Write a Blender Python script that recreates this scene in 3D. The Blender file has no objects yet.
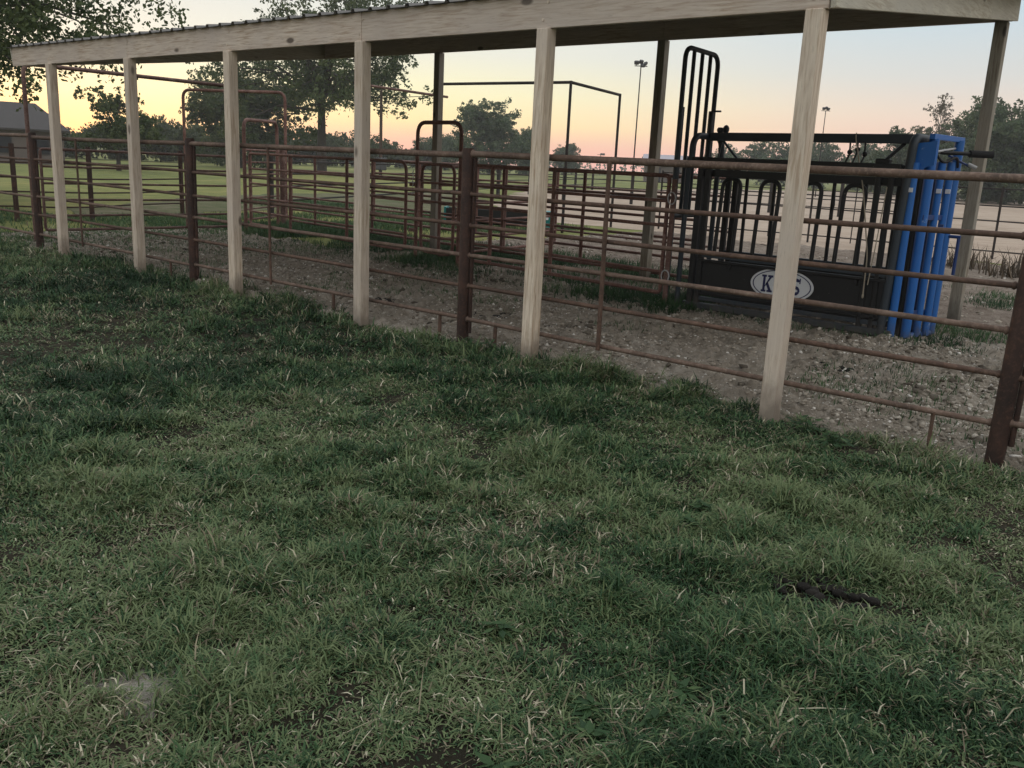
import bpy, math, random
import numpy as np
from mathutils import Vector, Matrix

random.seed(7)
rng = np.random.default_rng(11)
scene = bpy.context.scene
COL = scene.collection

# ------------------------------------------------------------------ camera
cam_d = bpy.data.cameras.new('camera')
cam_d.sensor_width = 36.0
cam_d.lens = 31.64
cam_d.clip_start = 0.05
cam_d.clip_end = 6000
cam = bpy.data.objects.new('camera', cam_d)
COL.objects.link(cam)
a, p, r = -.6911, .2401, .0482          # heading, pitch and roll of the hand-held phone
U0 = np.array([math.cos(a), math.sin(a), 0]); V0 = np.array([-math.sin(a), math.cos(a), 0])
Mw = np.stack([U0, V0, [0, 0, 1]])
fw = np.array([0, math.cos(p), -math.sin(p)]); rt = np.array([1., 0, 0]); up = np.cross(rt, fw)
rt, up = math.cos(r) * rt + math.sin(r) * up, -math.sin(r) * rt + math.cos(r) * up
RT, UP, FW = Mw @ rt, Mw @ up, Mw @ fw
CAMLOC = Mw @ np.array([-2.0158, -6.786, 1.8])
m = Matrix.Identity(4)
for i in range(3):
    m[i][0], m[i][1], m[i][2], m[i][3] = RT[i], UP[i], -FW[i], CAMLOC[i]
cam.matrix_world = m
scene.camera = cam

# ------------------------------------------------------------------ view
scene.view_settings.view_transform = 'Standard'
scene.view_settings.look = 'None'
scene.view_settings.exposure = 0.0
scene.view_settings.gamma = 1.0
scene.view_settings.use_curve_mapping = False
scene.cycles.max_bounces = 6
scene.cycles.transparent_max_bounces = 8

# ------------------------------------------------------------------ world: dusk sky
SUN_AZ = math.radians(176)              # measured from +X towards +Y
SUN_EL = math.radians(1.5)
SUNH = (math.cos(SUN_AZ), math.sin(SUN_AZ), 0)
world = bpy.data.worlds.new('World')
scene.world = world
world.use_nodes = True
wt = world.node_tree
wt.nodes.clear()
def wn(t, **k):
    n = wt.nodes.new(t)
    for q, v in k.items(): setattr(n, q, v)
    return n
w_out = wn('ShaderNodeOutputWorld')
tc = wn('ShaderNodeTexCoord')
sep = wn('ShaderNodeSeparateXYZ'); wt.links.new(tc.outputs['Generated'], sep.inputs[0])
flat = wn('ShaderNodeVectorMath', operation='MULTIPLY'); flat.inputs[1].default_value = (1, 1, 0)
wt.links.new(tc.outputs['Generated'], flat.inputs[0])
nrm = wn('ShaderNodeVectorMath', operation='NORMALIZE'); wt.links.new(flat.outputs[0], nrm.inputs[0])
dot = wn('ShaderNodeVectorMath', operation='DOT_PRODUCT'); dot.inputs[1].default_value = SUNH
wt.links.new(nrm.outputs[0], dot.inputs[0])
def sky_ramp(stops):
    n = wn('ShaderNodeValToRGB')
    e = n.color_ramp.elements
    while len(e) < len(stops): e.new(0.5)
    for el, (pos, c) in zip(e, stops):
        el.position = pos; el.color = (*c, 1)
    wt.links.new(sep.outputs['Z'], n.inputs[0])
    return n
ZEN = (1.22, 1.28, 1.34)
r_back = sky_ramp([(0, (.26, .24, .25)), (.12, (.50, .47, .47)), (.32, (1.16, 1.10, 1.06)), (1, ZEN)])
r_right = sky_ramp([(0, (.95, .54, .47)), (.03, (.98, .63, .52)), (.065, (.86, .70, .60)), (.10, (.69, .69, .68)), (.16, (.54, .67, .76)), (.45, (.80, .90, 1.0)), (1, ZEN)])
r_mid = sky_ramp([(0, (1.30, .56, .44)), (.018, (1.28, .64, .43)), (.04, (1.15, .92, .47)), (.07, (.97, .93, .60)), (.11, (.82, .82, .73)), (.2, (.70, .74, .77)), (.45, (.90, .95, 1.0)), (1, ZEN)])
r_left = sky_ramp([(0, (2.3, 1.12, .30)), (.02, (2.1, 1.28, .45)), (.05, (1.45, 1.2, .66)), (.09, (.93, .89, .76)), (.15, (.74, .74, .71)), (.45, (.95, .97, 1.0)), (1, ZEN)])
def blend(lo, hi, A, B):
    mr = wn('ShaderNodeMapRange', interpolation_type='SMOOTHSTEP')
    mr.inputs['From Min'].default_value = lo; mr.inputs['From Max'].default_value = hi
    wt.links.new(dot.outputs['Value'], mr.inputs['Value'])
    mx = wn('ShaderNodeMix', data_type='RGBA')
    wt.links.new(mr.outputs[0], mx.inputs['Factor'])
    wt.links.new(A, mx.inputs[6]); wt.links.new(B, mx.inputs[7])
    return mx.outputs[2]
c1 = blend(-.5, .42, r_back.outputs[0], r_right.outputs[0])
c2 = blend(.34, .80, c1, r_mid.outputs[0])
c3 = blend(.74, .99, c2, r_left.outputs[0])
sky = wn('ShaderNodeTexSky', sky_type='NISHITA')
sky.sun_disc = False
sky.sun_elevation = SUN_EL
sky.sun_rotation = math.pi / 2 - SUN_AZ
bg1 = wn('ShaderNodeBackground'); bg1.inputs['Strength'].default_value = 0.05
wt.links.new(sky.outputs[0], bg1.inputs[0])
bg2 = wn('ShaderNodeBackground'); bg2.inputs['Strength'].default_value = 1.0
wt.links.new(c3, bg2.inputs[0])
add = wn('ShaderNodeAddShader')
wt.links.new(bg1.outputs[0], add.inputs[0]); wt.links.new(bg2.outputs[0], add.inputs[1])
wt.links.new(add.outputs[0], w_out.inputs[0])

# ------------------------------------------------------------------ sun: the last glow, very soft
sun_d = bpy.data.lights.new('sun', 'SUN')
sun_d.energy = 0.5
sun_d.angle = math.radians(12)
sun_d.color = (1.0, .74, .48)
sun = bpy.data.objects.new('sun', sun_d)
COL.objects.link(sun)
sun.rotation_euler = Vector((-SUNH[0], -SUNH[1], -math.tan(math.radians(3.5)))).to_track_quat('-Z', 'Y').to_euler()

# ================================================================== materials
class NT:
    def __init__(s, name):
        s.m = bpy.data.materials.new(name); s.m.use_nodes = True
        s.t = s.m.node_tree; s.b = s.t.nodes['Principled BSDF']
    def n(s, t, **k):
        o = s.t.nodes.new(t)
        for q, v in k.items(): setattr(o, q, v)
        return o
    def l(s, A, B): s.t.links.new(A, B)
    def coords(s, scale=(1, 1, 1), kind='Object'):
        c = s.n('ShaderNodeTexCoord'); mp = s.n('ShaderNodeMapping')
        mp.inputs['Scale'].default_value = scale
        s.l(c.outputs[kind], mp.inputs[0]); return mp.outputs[0]
    def noise(s, vec, scale, detail=4, rough=.55, dist=0):
        n = s.n('ShaderNodeTexNoise')
        n.inputs['Scale'].default_value = scale; n.inputs['Detail'].default_value = detail
        n.inputs['Roughness'].default_value = rough; n.inputs['Distortion'].default_value = dist
        s.l(vec, n.inputs['Vector']); return n.outputs['Fac']
    def ramp(s, fac, stops, interp='LINEAR'):
        n = s.n('ShaderNodeValToRGB'); n.color_ramp.interpolation = interp
        e = n.color_ramp.elements
        while len(e) < len(stops): e.new(.5)
        for el, (q, c) in zip(e, stops):
            el.position = q; el.color = (*c, 1) if len(c) == 3 else c
        s.l(fac, n.inputs[0]); return n.outputs[0]
    def mix(s, fac, A, B, mode='MIX'):
        n = s.n('ShaderNodeMix', data_type='RGBA', blend_type=mode)
        if isinstance(fac, float): n.inputs[0].default_value = fac
        else: s.l(fac, n.inputs[0])
        for q, v in ((6, A), (7, B)):
            if isinstance(v, tuple): n.inputs[q].default_value = (*v, 1)
            else: s.l(v, n.inputs[q])
        return n.outputs[2]
    def bump(s, h, strength=.4, dist=.02):
        n = s.n('ShaderNodeBump'); n.inputs['Strength'].default_value = strength
        n.inputs['Distance'].default_value = dist
        s.l(h, n.inputs['Height']); s.l(n.outputs[0], s.b.inputs['Normal'])
    def base(s, c, rough=.7, metal=0., spec=.3):
        if isinstance(c, tuple): s.b.inputs['Base Color'].default_value = (*c, 1)
        else: s.l(c, s.b.inputs['Base Color'])
        s.b.inputs['Roughness'].default_value = rough; s.b.inputs['Metallic'].default_value = metal
        s.b.inputs['Specular IOR Level'].default_value = spec
        return s.m

BW = lambda v: (v, v, v)
def wood_mat(name, grain, tone=1.0, cool=None):
    t = NT(name)
    v = t.coords(grain, 'Object')
    n1 = t.noise(v, 9, 6, .6, .6)
    n2 = t.noise(t.coords((1, 1, 1)), 1.3, 3)
    c = t.ramp(n1, [(.36, (.34 * tone, .245 * tone, .165 * tone)), (.5, (.53 * tone, .44 * tone, .34 * tone)), (.64, (.66 * tone, .575 * tone, .46 * tone))])
    c = t.mix(t.ramp(n2, [(.35, BW(0)), (.7, BW(1))]), c, (.50 * tone, .43 * tone, .36 * tone))
    vo = t.n('ShaderNodeTexVoronoi'); vo.inputs['Scale'].default_value = 3.4
    g2 = tuple(1.0 if q > .5 else .45 for q in grain)
    t.l(t.coords(g2), vo.inputs['Vector'])
    k = t.ramp(vo.outputs['Distance'], [(.075, BW(1)), (.13, BW(0))])
    c = t.mix(k, c, (.11 * tone, .085 * tone, .065 * tone))
    n3 = t.noise(t.coords(grain), 3.2, 5, .7)
    c = t.mix(t.ramp(n3, [(.60, BW(0)), (.78, BW(.55))]), c, (.27 * tone, .24 * tone, .21 * tone))
    if grain[2] < 1:
        sz = t.n('ShaderNodeSeparateXYZ'); t.l(t.coords((1, 1, 1)), sz.inputs[0])
        ad = t.n('ShaderNodeMath', operation='MULTIPLY_ADD'); ad.inputs[1].default_value = .55
        t.l(t.noise(t.coords((1, 1, .6)), 7, 5, .65), ad.inputs[0]); t.l(sz.outputs['Z'], ad.inputs[2])
        c = t.mix(t.ramp(ad.outputs[0], [(.30, BW(.85)), (.62, BW(0))]), c, (.13 * tone, .105 * tone, .08 * tone))
    n4 = t.noise(t.coords(tuple(q * 1.6 if q > 1 else q for q in grain)), 22, 3, .5)
    c = t.mix(t.ramp(n4, [(.62, BW(0)), (.70, BW(.6))]), c, (.16 * tone, .125 * tone, .095 * tone))
    oi = t.n('ShaderNodeObjectInfo')
    c = t.mix(t.ramp(oi.outputs['Random'], [(0, BW(0)), (1, BW(.32))]), c, (.30 * tone, .265 * tone, .225 * tone), 'MIX')
    if cool: c = t.mix(1.0, c, cool, 'MULTIPLY')
    t.bump(n1, .25, .01)
    return t.base(c, .85, 0, .15)
def rust_mat(name, dark, mid, light, rough=.75, metal=0.0):
    t = NT(name)
    v = t.coords((1, 1, 1))
    n1 = t.noise(v, 4.5, 6, .65); n2 = t.noise(v, 34, 4, .6); n3 = t.noise(v, .9, 3)
    c = t.ramp(n1, [(.3, dark), (.55, mid), (.78, light)])
    c = t.mix(t.ramp(n2, [(.5, BW(0)), (.72, BW(.6))]), c, light)
    c = t.mix(t.ramp(n3, [(.45, BW(0)), (.7, BW(.5))]), c, dark)
    t.bump(n2, .3, .004)
    return t.base(c, rough, metal, .3)
def paint_mat(name, col, worn, rough=.5, wear=.66, dust=(.16, .15, .13), splash=False):
    t = NT(name)
    v = t.coords((1, 1, 1))
    n1 = t.noise(v, 7, 6, .7); n2 = t.noise(v, 2.0, 5, .6); n3 = t.noise(v, 55, 3)
    c = t.mix(t.ramp(n2, [(.45, BW(0)), (.8, BW(.45))]), col, dust)
    c = t.mix(t.ramp(n1, [(wear, BW(0)), (wear + .05, BW(.85))]), c, worn)
    if splash:
        sz = t.n('ShaderNodeSeparateXYZ'); t.l(v, sz.inputs[0])
        ad = t.n('ShaderNodeMath', operation='MULTIPLY_ADD'); ad.inputs[1].default_value = .6
        t.l(t.noise(v, 6, 6, .7), ad.inputs[0]); t.l(sz.outputs['Z'], ad.inputs[2])
        c = t.mix(t.ramp(ad.outputs[0], [(.28, BW(.75)), (.50, BW(0))]), c, (.075, .064, .052))
        sp = t.noise(v, 26, 4, .7)
        c = t.mix(t.ramp(sp, [(.66, BW(0)), (.72, BW(.6))]), c, (.13, .115, .095))
    t.bump(n3, .1, .002)
    return t.base(c, rough, 0, .4)
MAT = {}
MAT['wood_post'] = wood_mat('wood_post_grain', (5, 5, .35), 1.12)
MAT['wood_beam'] = wood_mat('wood_beam_grain', (.35, 5, 5), 1.05, (.97, .97, 1.0))
MAT['wood_rear'] = wood_mat('shaded_wood_post_grain', (5, 5, .35), .62, (.90, .97, 1.0))  # darker copy of the post wood, shade under the roof put into its colour
MAT['wood_side'] = wood_mat('wood_side_grain', (5, .35, 5), 1.08, (.88, .97, 1.0))
MAT['rust'] = rust_mat('rusty_pipe', (0.051, 0.032, 0.023), (0.098, 0.059, 0.042), (0.191, 0.120, 0.087))
MAT['rust_light'] = rust_mat('rusty_rail_worn', (0.066, 0.045, 0.034), (0.138, 0.090, 0.067), (0.275, 0.203, 0.157))
MAT['post_rust'] = rust_mat('dark_rusty_post', (.017, .010, .008), (.038, .020, .014), (.095, .046, .030))
MAT['panel'] = rust_mat('faded_red_panel', (0.086, 0.040, 0.032), (0.166, 0.084, 0.066), (0.298, 0.203, 0.171))
MAT['gate_red'] = rust_mat('faded_oxide_gate', (0.080, 0.041, 0.034), (0.149, 0.086, 0.070), (0.287, 0.214, 0.181))
MAT['dark_pipe'] = rust_mat('far_dark_pipe', (.016, .014, .013), (.028, .023, .021), (.055, .044, .038))
MAT['black'] = paint_mat('black_chute_paint', (.007, .0075, .008), (.05, .047, .043), .55, .70, (.014, .014, .013), True)
MAT['slate'] = paint_mat('slate_black_steel', (.024, .034, .044), (.05, .05, .05), .55, .72, (.028, .03, .031), True)
MAT['blue'] = paint_mat('scuffed_blue_paint', (.011, .108, .37), (.25, .33, .46), .42, .66, (.03, .11, .26), True)
MAT['blue_dark'] = paint_mat('dark_blue_paint', (.010, .035, .14), (.10, .12, .18), .45, .72, (.03, .05, .11))
MAT['silver'] = paint_mat('bright_rod_steel', (.42, .43, .44), (.25, .22, .2), .35, .75)
MAT['white_mark'] = paint_mat('white_sticker', (.62, .64, .66), (.4, .4, .4), .5, .72, (.5, .5, .5))
MAT['navy'] = paint_mat('navy_letter', (.012, .016, .075), (.05, .05, .1), .5, .8, (.02, .02, .07))
MAT['white_bead'] = MAT['white_mark']
MAT['rubber'] = paint_mat('black_foam_grip', (.012, .012, .013), (.03, .03, .03), .9, .8, (.02, .02, .02))
MAT['poly_black'] = paint_mat('black_poly_trough', (.011, .012, .013), (.03, .03, .03), .55, .75, (.03, .03, .03))
MAT['teal'] = paint_mat('teal_plastic', (.012, .17, .17), (.05, .2, .2), .5, .75, (.03, .16, .15))
MAT['rope'] = paint_mat('hemp_rope', (.30, .26, .20), (.2, .17, .13), .9, .7, (.22, .19, .15))
MAT['tin'] = paint_mat('galvanised_roof', (.17, .165, .16), (.13, .11, .10), .7, .66, (.15, .145, .14))
MAT['lamp'] = paint_mat('floodlight_housing', (.05, .052, .055), (.1, .1, .1), .5, .75)
MAT['bark'] = rust_mat('tree_bark', (.030, .026, .021), (.055, .047, .039), (.09, .08, .066), .9)
MAT['pale_bark'] = rust_mat('pale_bark', (.10, .09, .075), (.16, .145, .125), (.24, .22, .19), .9)
MAT['utility_wood'] = rust_mat('old_pole_wood', (.055, .04, .03), (.085, .06, .045), (.12, .09, .07), .9)
MAT['house_wall'] = paint_mat('house_brick', (.12, .10, .09), (.14, .1, .09), .8, .62, (.13, .115, .10))
MAT['shingle'] = paint_mat('roof_shingle', (.05, .046, .044), (.035, .03, .03), .9, .6, (.065, .06, .056))
MAT['lilac_roof'] = paint_mat('metal_barn_roof', (.36, .33, .36), (.28, .25, .26), .5, .7, (.3, .28, .3))
MAT['house_glass'] = NT('window_glass').base((.02, .024, .03), .08, 0, .6)
MAT['car_white'] = paint_mat('white_car_paint', (.70, .71, .72), (.5, .5, .5), .25, .8, (.55, .54, .52))
MAT['dung'] = rust_mat('dried_dung', (.006, .005, .004), (.012, .010, .008), (.026, .021, .016), .95)

def ground_mat(name, stops, scale, extra=None, bump_s=60, bump=.6, dist=.02, big=.25):
    t = NT(name)
    v = t.coords((1, 1, 1))
    n1 = t.noise(v, scale, 8, .65, .3); n2 = t.noise(v, big, 5, .6); n3 = t.noise(v, bump_s, 6, .7)
    mixn = t.n('ShaderNodeMath', operation='MULTIPLY_ADD'); mixn.inputs[1].default_value = .55
    t.l(n1, mixn.inputs[0])
    sc2 = t.n('ShaderNodeMath', operation='MULTIPLY'); sc2.inputs[1].default_value = .45
    t.l(n2, sc2.inputs[0]); t.l(sc2.outputs[0], mixn.inputs[2])
    c = t.ramp(mixn.outputs[0], stops)
    if extra:
        c = t.mix(t.ramp(n3, [(extra[0], BW(0)), (extra[0] + .12, BW(.8))]), c, extra[1])
    t.bump(n3, bump, dist)
    return t.base(c, .95, 0, .1)
MAT['pasture'] = ground_mat('pasture_grass', [(.34, (.088, .108, .040)), (.48, (.155, .172, .058)), (.62, (.25, .235, .085)), (.75, (.31, .275, .115))], .9, (.62, (.05, .055, .025)), 14, .8, .06, .045)
MAT['lawn_soil'] = ground_mat('lawn_soil', [(.35, (.014, .013, .009)), (.5, (.026, .023, .015)), (.68, (.058, .048, .034))], 5, (.66, (.075, .063, .045)), 80, .8, .02, .7)
def bare_spot(mat, spots):
    nt = mat.node_tree; bs = nt.nodes['Principled BSDF']; src = bs.inputs['Base Color'].links[0].from_socket
    tcn = nt.nodes.new('ShaderNodeTexCoord')
    for (x, y, sx, sy) in spots:
        mp = nt.nodes.new('ShaderNodeMapping'); mp.inputs['Location'].default_value = (-x / sx, -y / sy, 0); mp.inputs['Scale'].default_value = (1 / sx, 1 / sy, 0)
        nt.links.new(tcn.outputs['Object'], mp.inputs[0])
        no = nt.nodes.new('ShaderNodeTexNoise'); no.inputs['Scale'].default_value = 14; no.inputs['Detail'].default_value = 5
        nt.links.new(tcn.outputs['Object'], no.inputs['Vector'])
        ln_ = nt.nodes.new('ShaderNodeVectorMath'); ln_.operation = 'LENGTH'; nt.links.new(mp.outputs[0], ln_.inputs[0])
        ad = nt.nodes.new('ShaderNodeMath'); ad.operation = 'MULTIPLY_ADD'; ad.inputs[1].default_value = 1.3; nt.links.new(no.outputs['Fac'], ad.inputs[0]); nt.links.new(ln_.outputs['Value'], ad.inputs[2])
        rp = nt.nodes.new('ShaderNodeValToRGB'); rp.color_ramp.elements[0].position = .9; rp.color_ramp.elements[0].color = (1, 1, 1, 1); rp.color_ramp.elements[1].position = 1.0; rp.color_ramp.elements[1].color = (0, 0, 0, 1)
        hf = nt.nodes.new('ShaderNodeMath'); hf.operation = 'MULTIPLY'; hf.inputs[1].default_value = .62; nt.links.new(ad.outputs[0], hf.inputs[0]); nt.links.new(hf.outputs[0], rp.inputs[0])
        mx = nt.nodes.new('ShaderNodeMix'); mx.data_type = 'RGBA'; mx.inputs[7].default_value = (.31, .285, .24, 1)
        nt.links.new(rp.outputs[0], mx.inputs[0]); nt.links.new(src, mx.inputs[6]); src = mx.outputs[2]
    nt.links.new(src, bs.inputs['Base Color'])
bare_spot(MAT['lawn_soil'], [(.02, -5.1, .17, .12), (.16, -4.99, .13, .10), (-.12, -5.2, .13, .09), (.10, -5.2, .08, .06)])
MAT['bare_dirt'] = ground_mat('bare_dirt', [(.35, (.10, .09, .07)), (.55, (.16, .145, .115)), (.7, (.22, .20, .165))], 7, (.6, (.06, .055, .04)), 90, .6, .015, 1.2)
MAT['track'] = ground_mat('track_soil', [(.36, (.075, .092, .040)), (.5, (.115, .118, .062)), (.66, (.19, .165, .115))], 1.6, (.62, (.06, .07, .035)), 16, .8, .05, .4)
MAT['gravel'] = ground_mat('gravel_soil', [(.34, (.155, .130, .100)), (.47, (.265, .228, .180)), (.58, (.36, .318, .262)), (.72, (.47, .43, .37))], 6.5, (.58, (.50, .475, .43)), 30, 1.0, .05, .55)
MAT['yard_soil'] = ground_mat('yard_soil', [(.34, (.12, .095, .074)), (.47, (.21, .168, .134)), (.60, (.30, .255, .21)), (.74, (.38, .34, .29))], 3.5, (.6, (.28, .25, .21)), 26, 1.0, .06, .35)
MAT['sand'] = ground_mat('arena_sand', [(.35, (.26, .200, .150)), (.5, (.365, .288, .222)), (.68, (.44, .36, .29))], 1.1, (.66, (.16, .12, .09)), 9, .5, .04, .09)

def leaf_mat(name, stops, trans=.35, rough=.6):
    t = NT(name)
    at = t.n('ShaderNodeAttribute', attribute_name='tint')
    c = t.ramp(at.outputs['Fac'], stops)
    t.base(c, rough, 0, .2)
    tr = t.n('ShaderNodeBsdfTranslucent'); t.l(c, tr.inputs[0])
    mx = t.n('ShaderNodeMixShader'); mx.inputs[0].default_value = trans
    out = t.t.nodes['Material Output']
    t.l(t.b.outputs[0], mx.inputs[1]); t.l(tr.outputs[0], mx.inputs[2]); t.l(mx.outputs[0], out.inputs[0])
    return t.m
MAT['grass'] = leaf_mat('grass_blade', [(0, (.013, .037, .014)), (.25, (.031, .074, .028)), (.5, (.063, .118, .046)), (.72, (.138, .178, .080)), (.78, (.13, .100, .068)), (.88, (.30, .26, .175)), (1, (.56, .52, .38))], .2)
MAT['weed'] = leaf_mat('weed_leaf', [(0, (.022, .050, .022)), (.6, (.045, .09, .034)), (1, (.10, .15, .06))], .3)
MAT['dry'] = leaf_mat('dry_stalk', [(0, (.045, .035, .024)), (1, (.12, .09, .06))], .2)
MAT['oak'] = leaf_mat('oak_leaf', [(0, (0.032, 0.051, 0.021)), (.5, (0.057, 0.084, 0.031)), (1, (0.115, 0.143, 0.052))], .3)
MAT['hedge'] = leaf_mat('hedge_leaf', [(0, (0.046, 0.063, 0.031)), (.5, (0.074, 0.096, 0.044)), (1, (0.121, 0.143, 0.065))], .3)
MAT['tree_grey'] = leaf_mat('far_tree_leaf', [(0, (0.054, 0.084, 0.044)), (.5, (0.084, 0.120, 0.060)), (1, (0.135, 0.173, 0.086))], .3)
MAT['tree_tan'] = leaf_mat('tan_tree_leaf', [(0, (.085, .075, .05)), (.5, (.13, .115, .08)), (1, (.18, .16, .115))], .3)

# ================================================================== mesh helpers
class MB:
    def __init__(s): s.v = []; s.f = []; s.sm = []
    def _add(s, vs, fs, smooth=False):
        o = len(s.v); s.v += [tuple(map(float, q)) for q in vs]
        s.f += [tuple(i + o for i in f) for f in fs]; s.sm += [smooth] * len(fs)
    def tube(s, pts, rad, n=10, cap=True):
        P = [np.array(q, float) for q in pts]
        R = rad if isinstance(rad, (list, tuple, np.ndarray)) else [rad] * len(P)
        vs = []; prev = None
        for i, q in enumerate(P):
            if i == 0: t = P[1] - P[0]
            elif i == len(P) - 1: t = P[-1] - P[-2]
            else:
                t1 = P[i] - P[i - 1]; t2 = P[i + 1] - P[i]
                t = t1 / np.linalg.norm(t1) + t2 / np.linalg.norm(t2)
            t = t / np.linalg.norm(t)
            if prev is None:
                h = np.array([0, 0, 1.]) if abs(t[2]) < .9 else np.array([1., 0, 0])
                u = np.cross(h, t); u /= np.linalg.norm(u)
            else:
                u = prev - t * (prev @ t); u /= np.linalg.norm(u)
            prev = u; w = np.cross(t, u)
            for k in range(n):
                A = 2 * math.pi * k / n
                vs.append(q + R[i] * (math.cos(A) * u + math.sin(A) * w))
        fs = []
        for i in range(len(P) - 1):
            for k in range(n):
                k2 = (k + 1) % n
                fs.append((i * n + k, i * n + k2, (i + 1) * n + k2, (i + 1) * n + k))
        s._add(vs, fs, True)
        if cap:
            s._add(vs[:n], [tuple(range(n))[::-1]]); s._add(vs[-n:], [tuple(range(n))])
        return s
    def box(s, c, size, rot=None, bev=0.0):
        hx, hy, hz = [q / 2 for q in size]
        b = min(bev, hx * .9, hy * .9, hz * .9)
        if b <= 0:
            vs = [(x, y, z) for x in (-hx, hx) for y in (-hy, hy) for z in (-hz, hz)]
            fs = [(0, 1, 3, 2), (4, 6, 7, 5), (0, 4, 5, 1), (2, 3, 7, 6), (0, 2, 6, 4), (1, 5, 7, 3)]
        else:
            vs = []; idx = {}
            for sx in (-1, 1):
                for sy in (-1, 1):
                    for sz in (-1, 1):
                        for ax in range(3):
                            q = [sx * (hx - b), sy * (hy - b), sz * (hz - b)]
                            q[ax] = (sx, sy, sz)[ax] * (hx, hy, hz)[ax]
                            idx[sx, sy, sz, ax] = len(vs); vs.append(tuple(q))
            fs = []
            for ax in range(3):
                o1, o2 = (ax + 1) % 3, (ax + 2) % 3
                for sg in (-1, 1):
                    f = []
                    for (e1, e2) in ((-1, -1), (1, -1), (1, 1), (-1, 1)):
                        k = [0, 0, 0]; k[ax] = sg; k[o1] = e1; k[o2] = e2
                        f.append(idx[k[0], k[1], k[2], ax])
                    fs.append(tuple(f) if sg > 0 else tuple(f[::-1]))
                for e1 in (-1, 1):
                    for e2 in (-1, 1):
                        A = [0, 0, 0]; A[o1] = e1; A[o2] = e2; B = A[:]
                        A[ax] = -1; B[ax] = 1
                        fs.append((idx[(*A, o1)], idx[(*B, o1)], idx[(*B, o2)], idx[(*A, o2)]))
            for sx in (-1, 1):
                for sy in (-1, 1):
                    for sz in (-1, 1):
                        fs.append(tuple(idx[sx, sy, sz, q] for q in range(3)))
        if rot is not None: vs = [tuple(rot @ Vector(q)) for q in vs]
        s._add([(x + c[0], y + c[1], z + c[2]) for x, y, z in vs], fs)
        return s
    def beam(s, A, B, w, h, bev=.004):
        """rectangular bar from A to B; w = horizontal thickness, h = height"""
        A, B = Vector(A), Vector(B); d = B - A; L = d.length; d.normalize()
        side = d.cross(Vector((0, 0, 1))); side.normalize(); u = side.cross(d)
        rot = Matrix((d, side, u)).transposed()
        return s.box((A + B) / 2, (L, w, h), rot, bev)
    def prism(s, poly, d0, d1, fn):
        n = len(poly)
        vs = [fn(x, y, d0) for x, y in poly] + [fn(x, y, d1) for x, y in poly]
        fs = [tuple(range(n))[::-1], tuple(range(n, 2 * n))] + [(i, (i + 1) % n, n + (i + 1) % n, n + i) for i in range(n)]
        s._add(vs, fs); return s
    def ball(s, c, rx, ry=None, rz=None, n=10):
        ry = ry or rx; rz = rz or rx
        vs = [(c[0], c[1], c[2] + rz)]; m_ = n // 2
        for i in range(1, m_):
            A = math.pi * i / m_
            for k in range(n):
                B = 2 * math.pi * k / n
                vs.append((c[0] + rx * math.sin(A) * math.cos(B), c[1] + ry * math.sin(A) * math.sin(B), c[2] + rz * math.cos(A)))
        vs.append((c[0], c[1], c[2] - rz)); fs = [(0, 1 + k, 1 + (k + 1) % n) for k in range(n)]
        for i in range(m_ - 2):
            for k in range(n):
                fs.append((1 + i * n + k, 1 + (i + 1) * n + k, 1 + (i + 1) * n + (k + 1) % n, 1 + i * n + (k + 1) % n))
        L = len(vs) - 1; o = 1 + (m_ - 2) * n
        fs += [(L, o + (k + 1) % n, o + k) for k in range(n)]
        s._add(vs, fs, True); return s
    def build(s, name, mat, parent=None):
        off = np.zeros(3)
        q = parent
        while q is not None:
            off = off + np.array(q.location); q = q.parent
        me = bpy.data.meshes.new(name)
        me.from_pydata([tuple(np.array(v) - off) for v in s.v], [], s.f)
        me.polygons.foreach_set('use_smooth', s.sm)
        me.update()
        o = bpy.data.objects.new(name, me)
        me.materials.append(MAT[mat] if isinstance(mat, str) else mat)
        COL.objects.link(o)
        if parent: o.parent = parent
        return o
def np_mesh(name, V, F, mat, tint=None, parent=None, off=None, smooth=False):
    """V (n,3), F (m,3|4) arrays -> one object"""
    me = bpy.data.meshes.new(name)
    if off is not None: V = V - np.asarray(off)
    k = F.shape[1]
    me.vertices.add(len(V)); me.vertices.foreach_set('co', V.astype(np.float32).ravel())
    me.loops.add(F.size); me.loops.foreach_set('vertex_index', F.astype(np.int32).ravel())
    me.polygons.add(len(F)); me.polygons.foreach_set('loop_start', np.arange(0, F.size, k, dtype=np.int32))
    if smooth: me.polygons.foreach_set('use_smooth', np.ones(len(F), bool))
    if tint is not None:
        at = me.attributes.new('tint', 'FLOAT', 'POINT'); at.data.foreach_set('value', tint.astype(np.float32))
    me.update(calc_edges=True); me.validate()
    o = bpy.data.objects.new(name, me); me.materials.append(MAT[mat]); COL.objects.link(o)
    if parent: o.parent = parent
    return o
def thing(name, label, cat, loc=(0, 0, 0), group=None):
    o = bpy.data.objects.new(name, None); COL.objects.link(o)
    o.empty_display_size = .2
    o.location = loc; return tag(o, label, cat, group)
def tag(o, label, cat, group=None):
    o['label'] = label; o['category'] = cat
    if group: o['group'] = group
    return o
def kind(o, k): o['kind'] = k; return o
def dup(root, loc, label, rotz=0, scale=1.0):
    c = root.copy(); COL.objects.link(c); c.location = loc; c.rotation_euler = (0, 0, rotz)
    c.scale = scale if isinstance(scale, tuple) else (scale,) * 3
    c['label'] = label
    for ch in root.children:
        d = ch.copy(); d.parent = c; COL.objects.link(d)
        for g in ch.children:
            e = g.copy(); e.parent = d; COL.objects.link(e)
    return c
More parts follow.
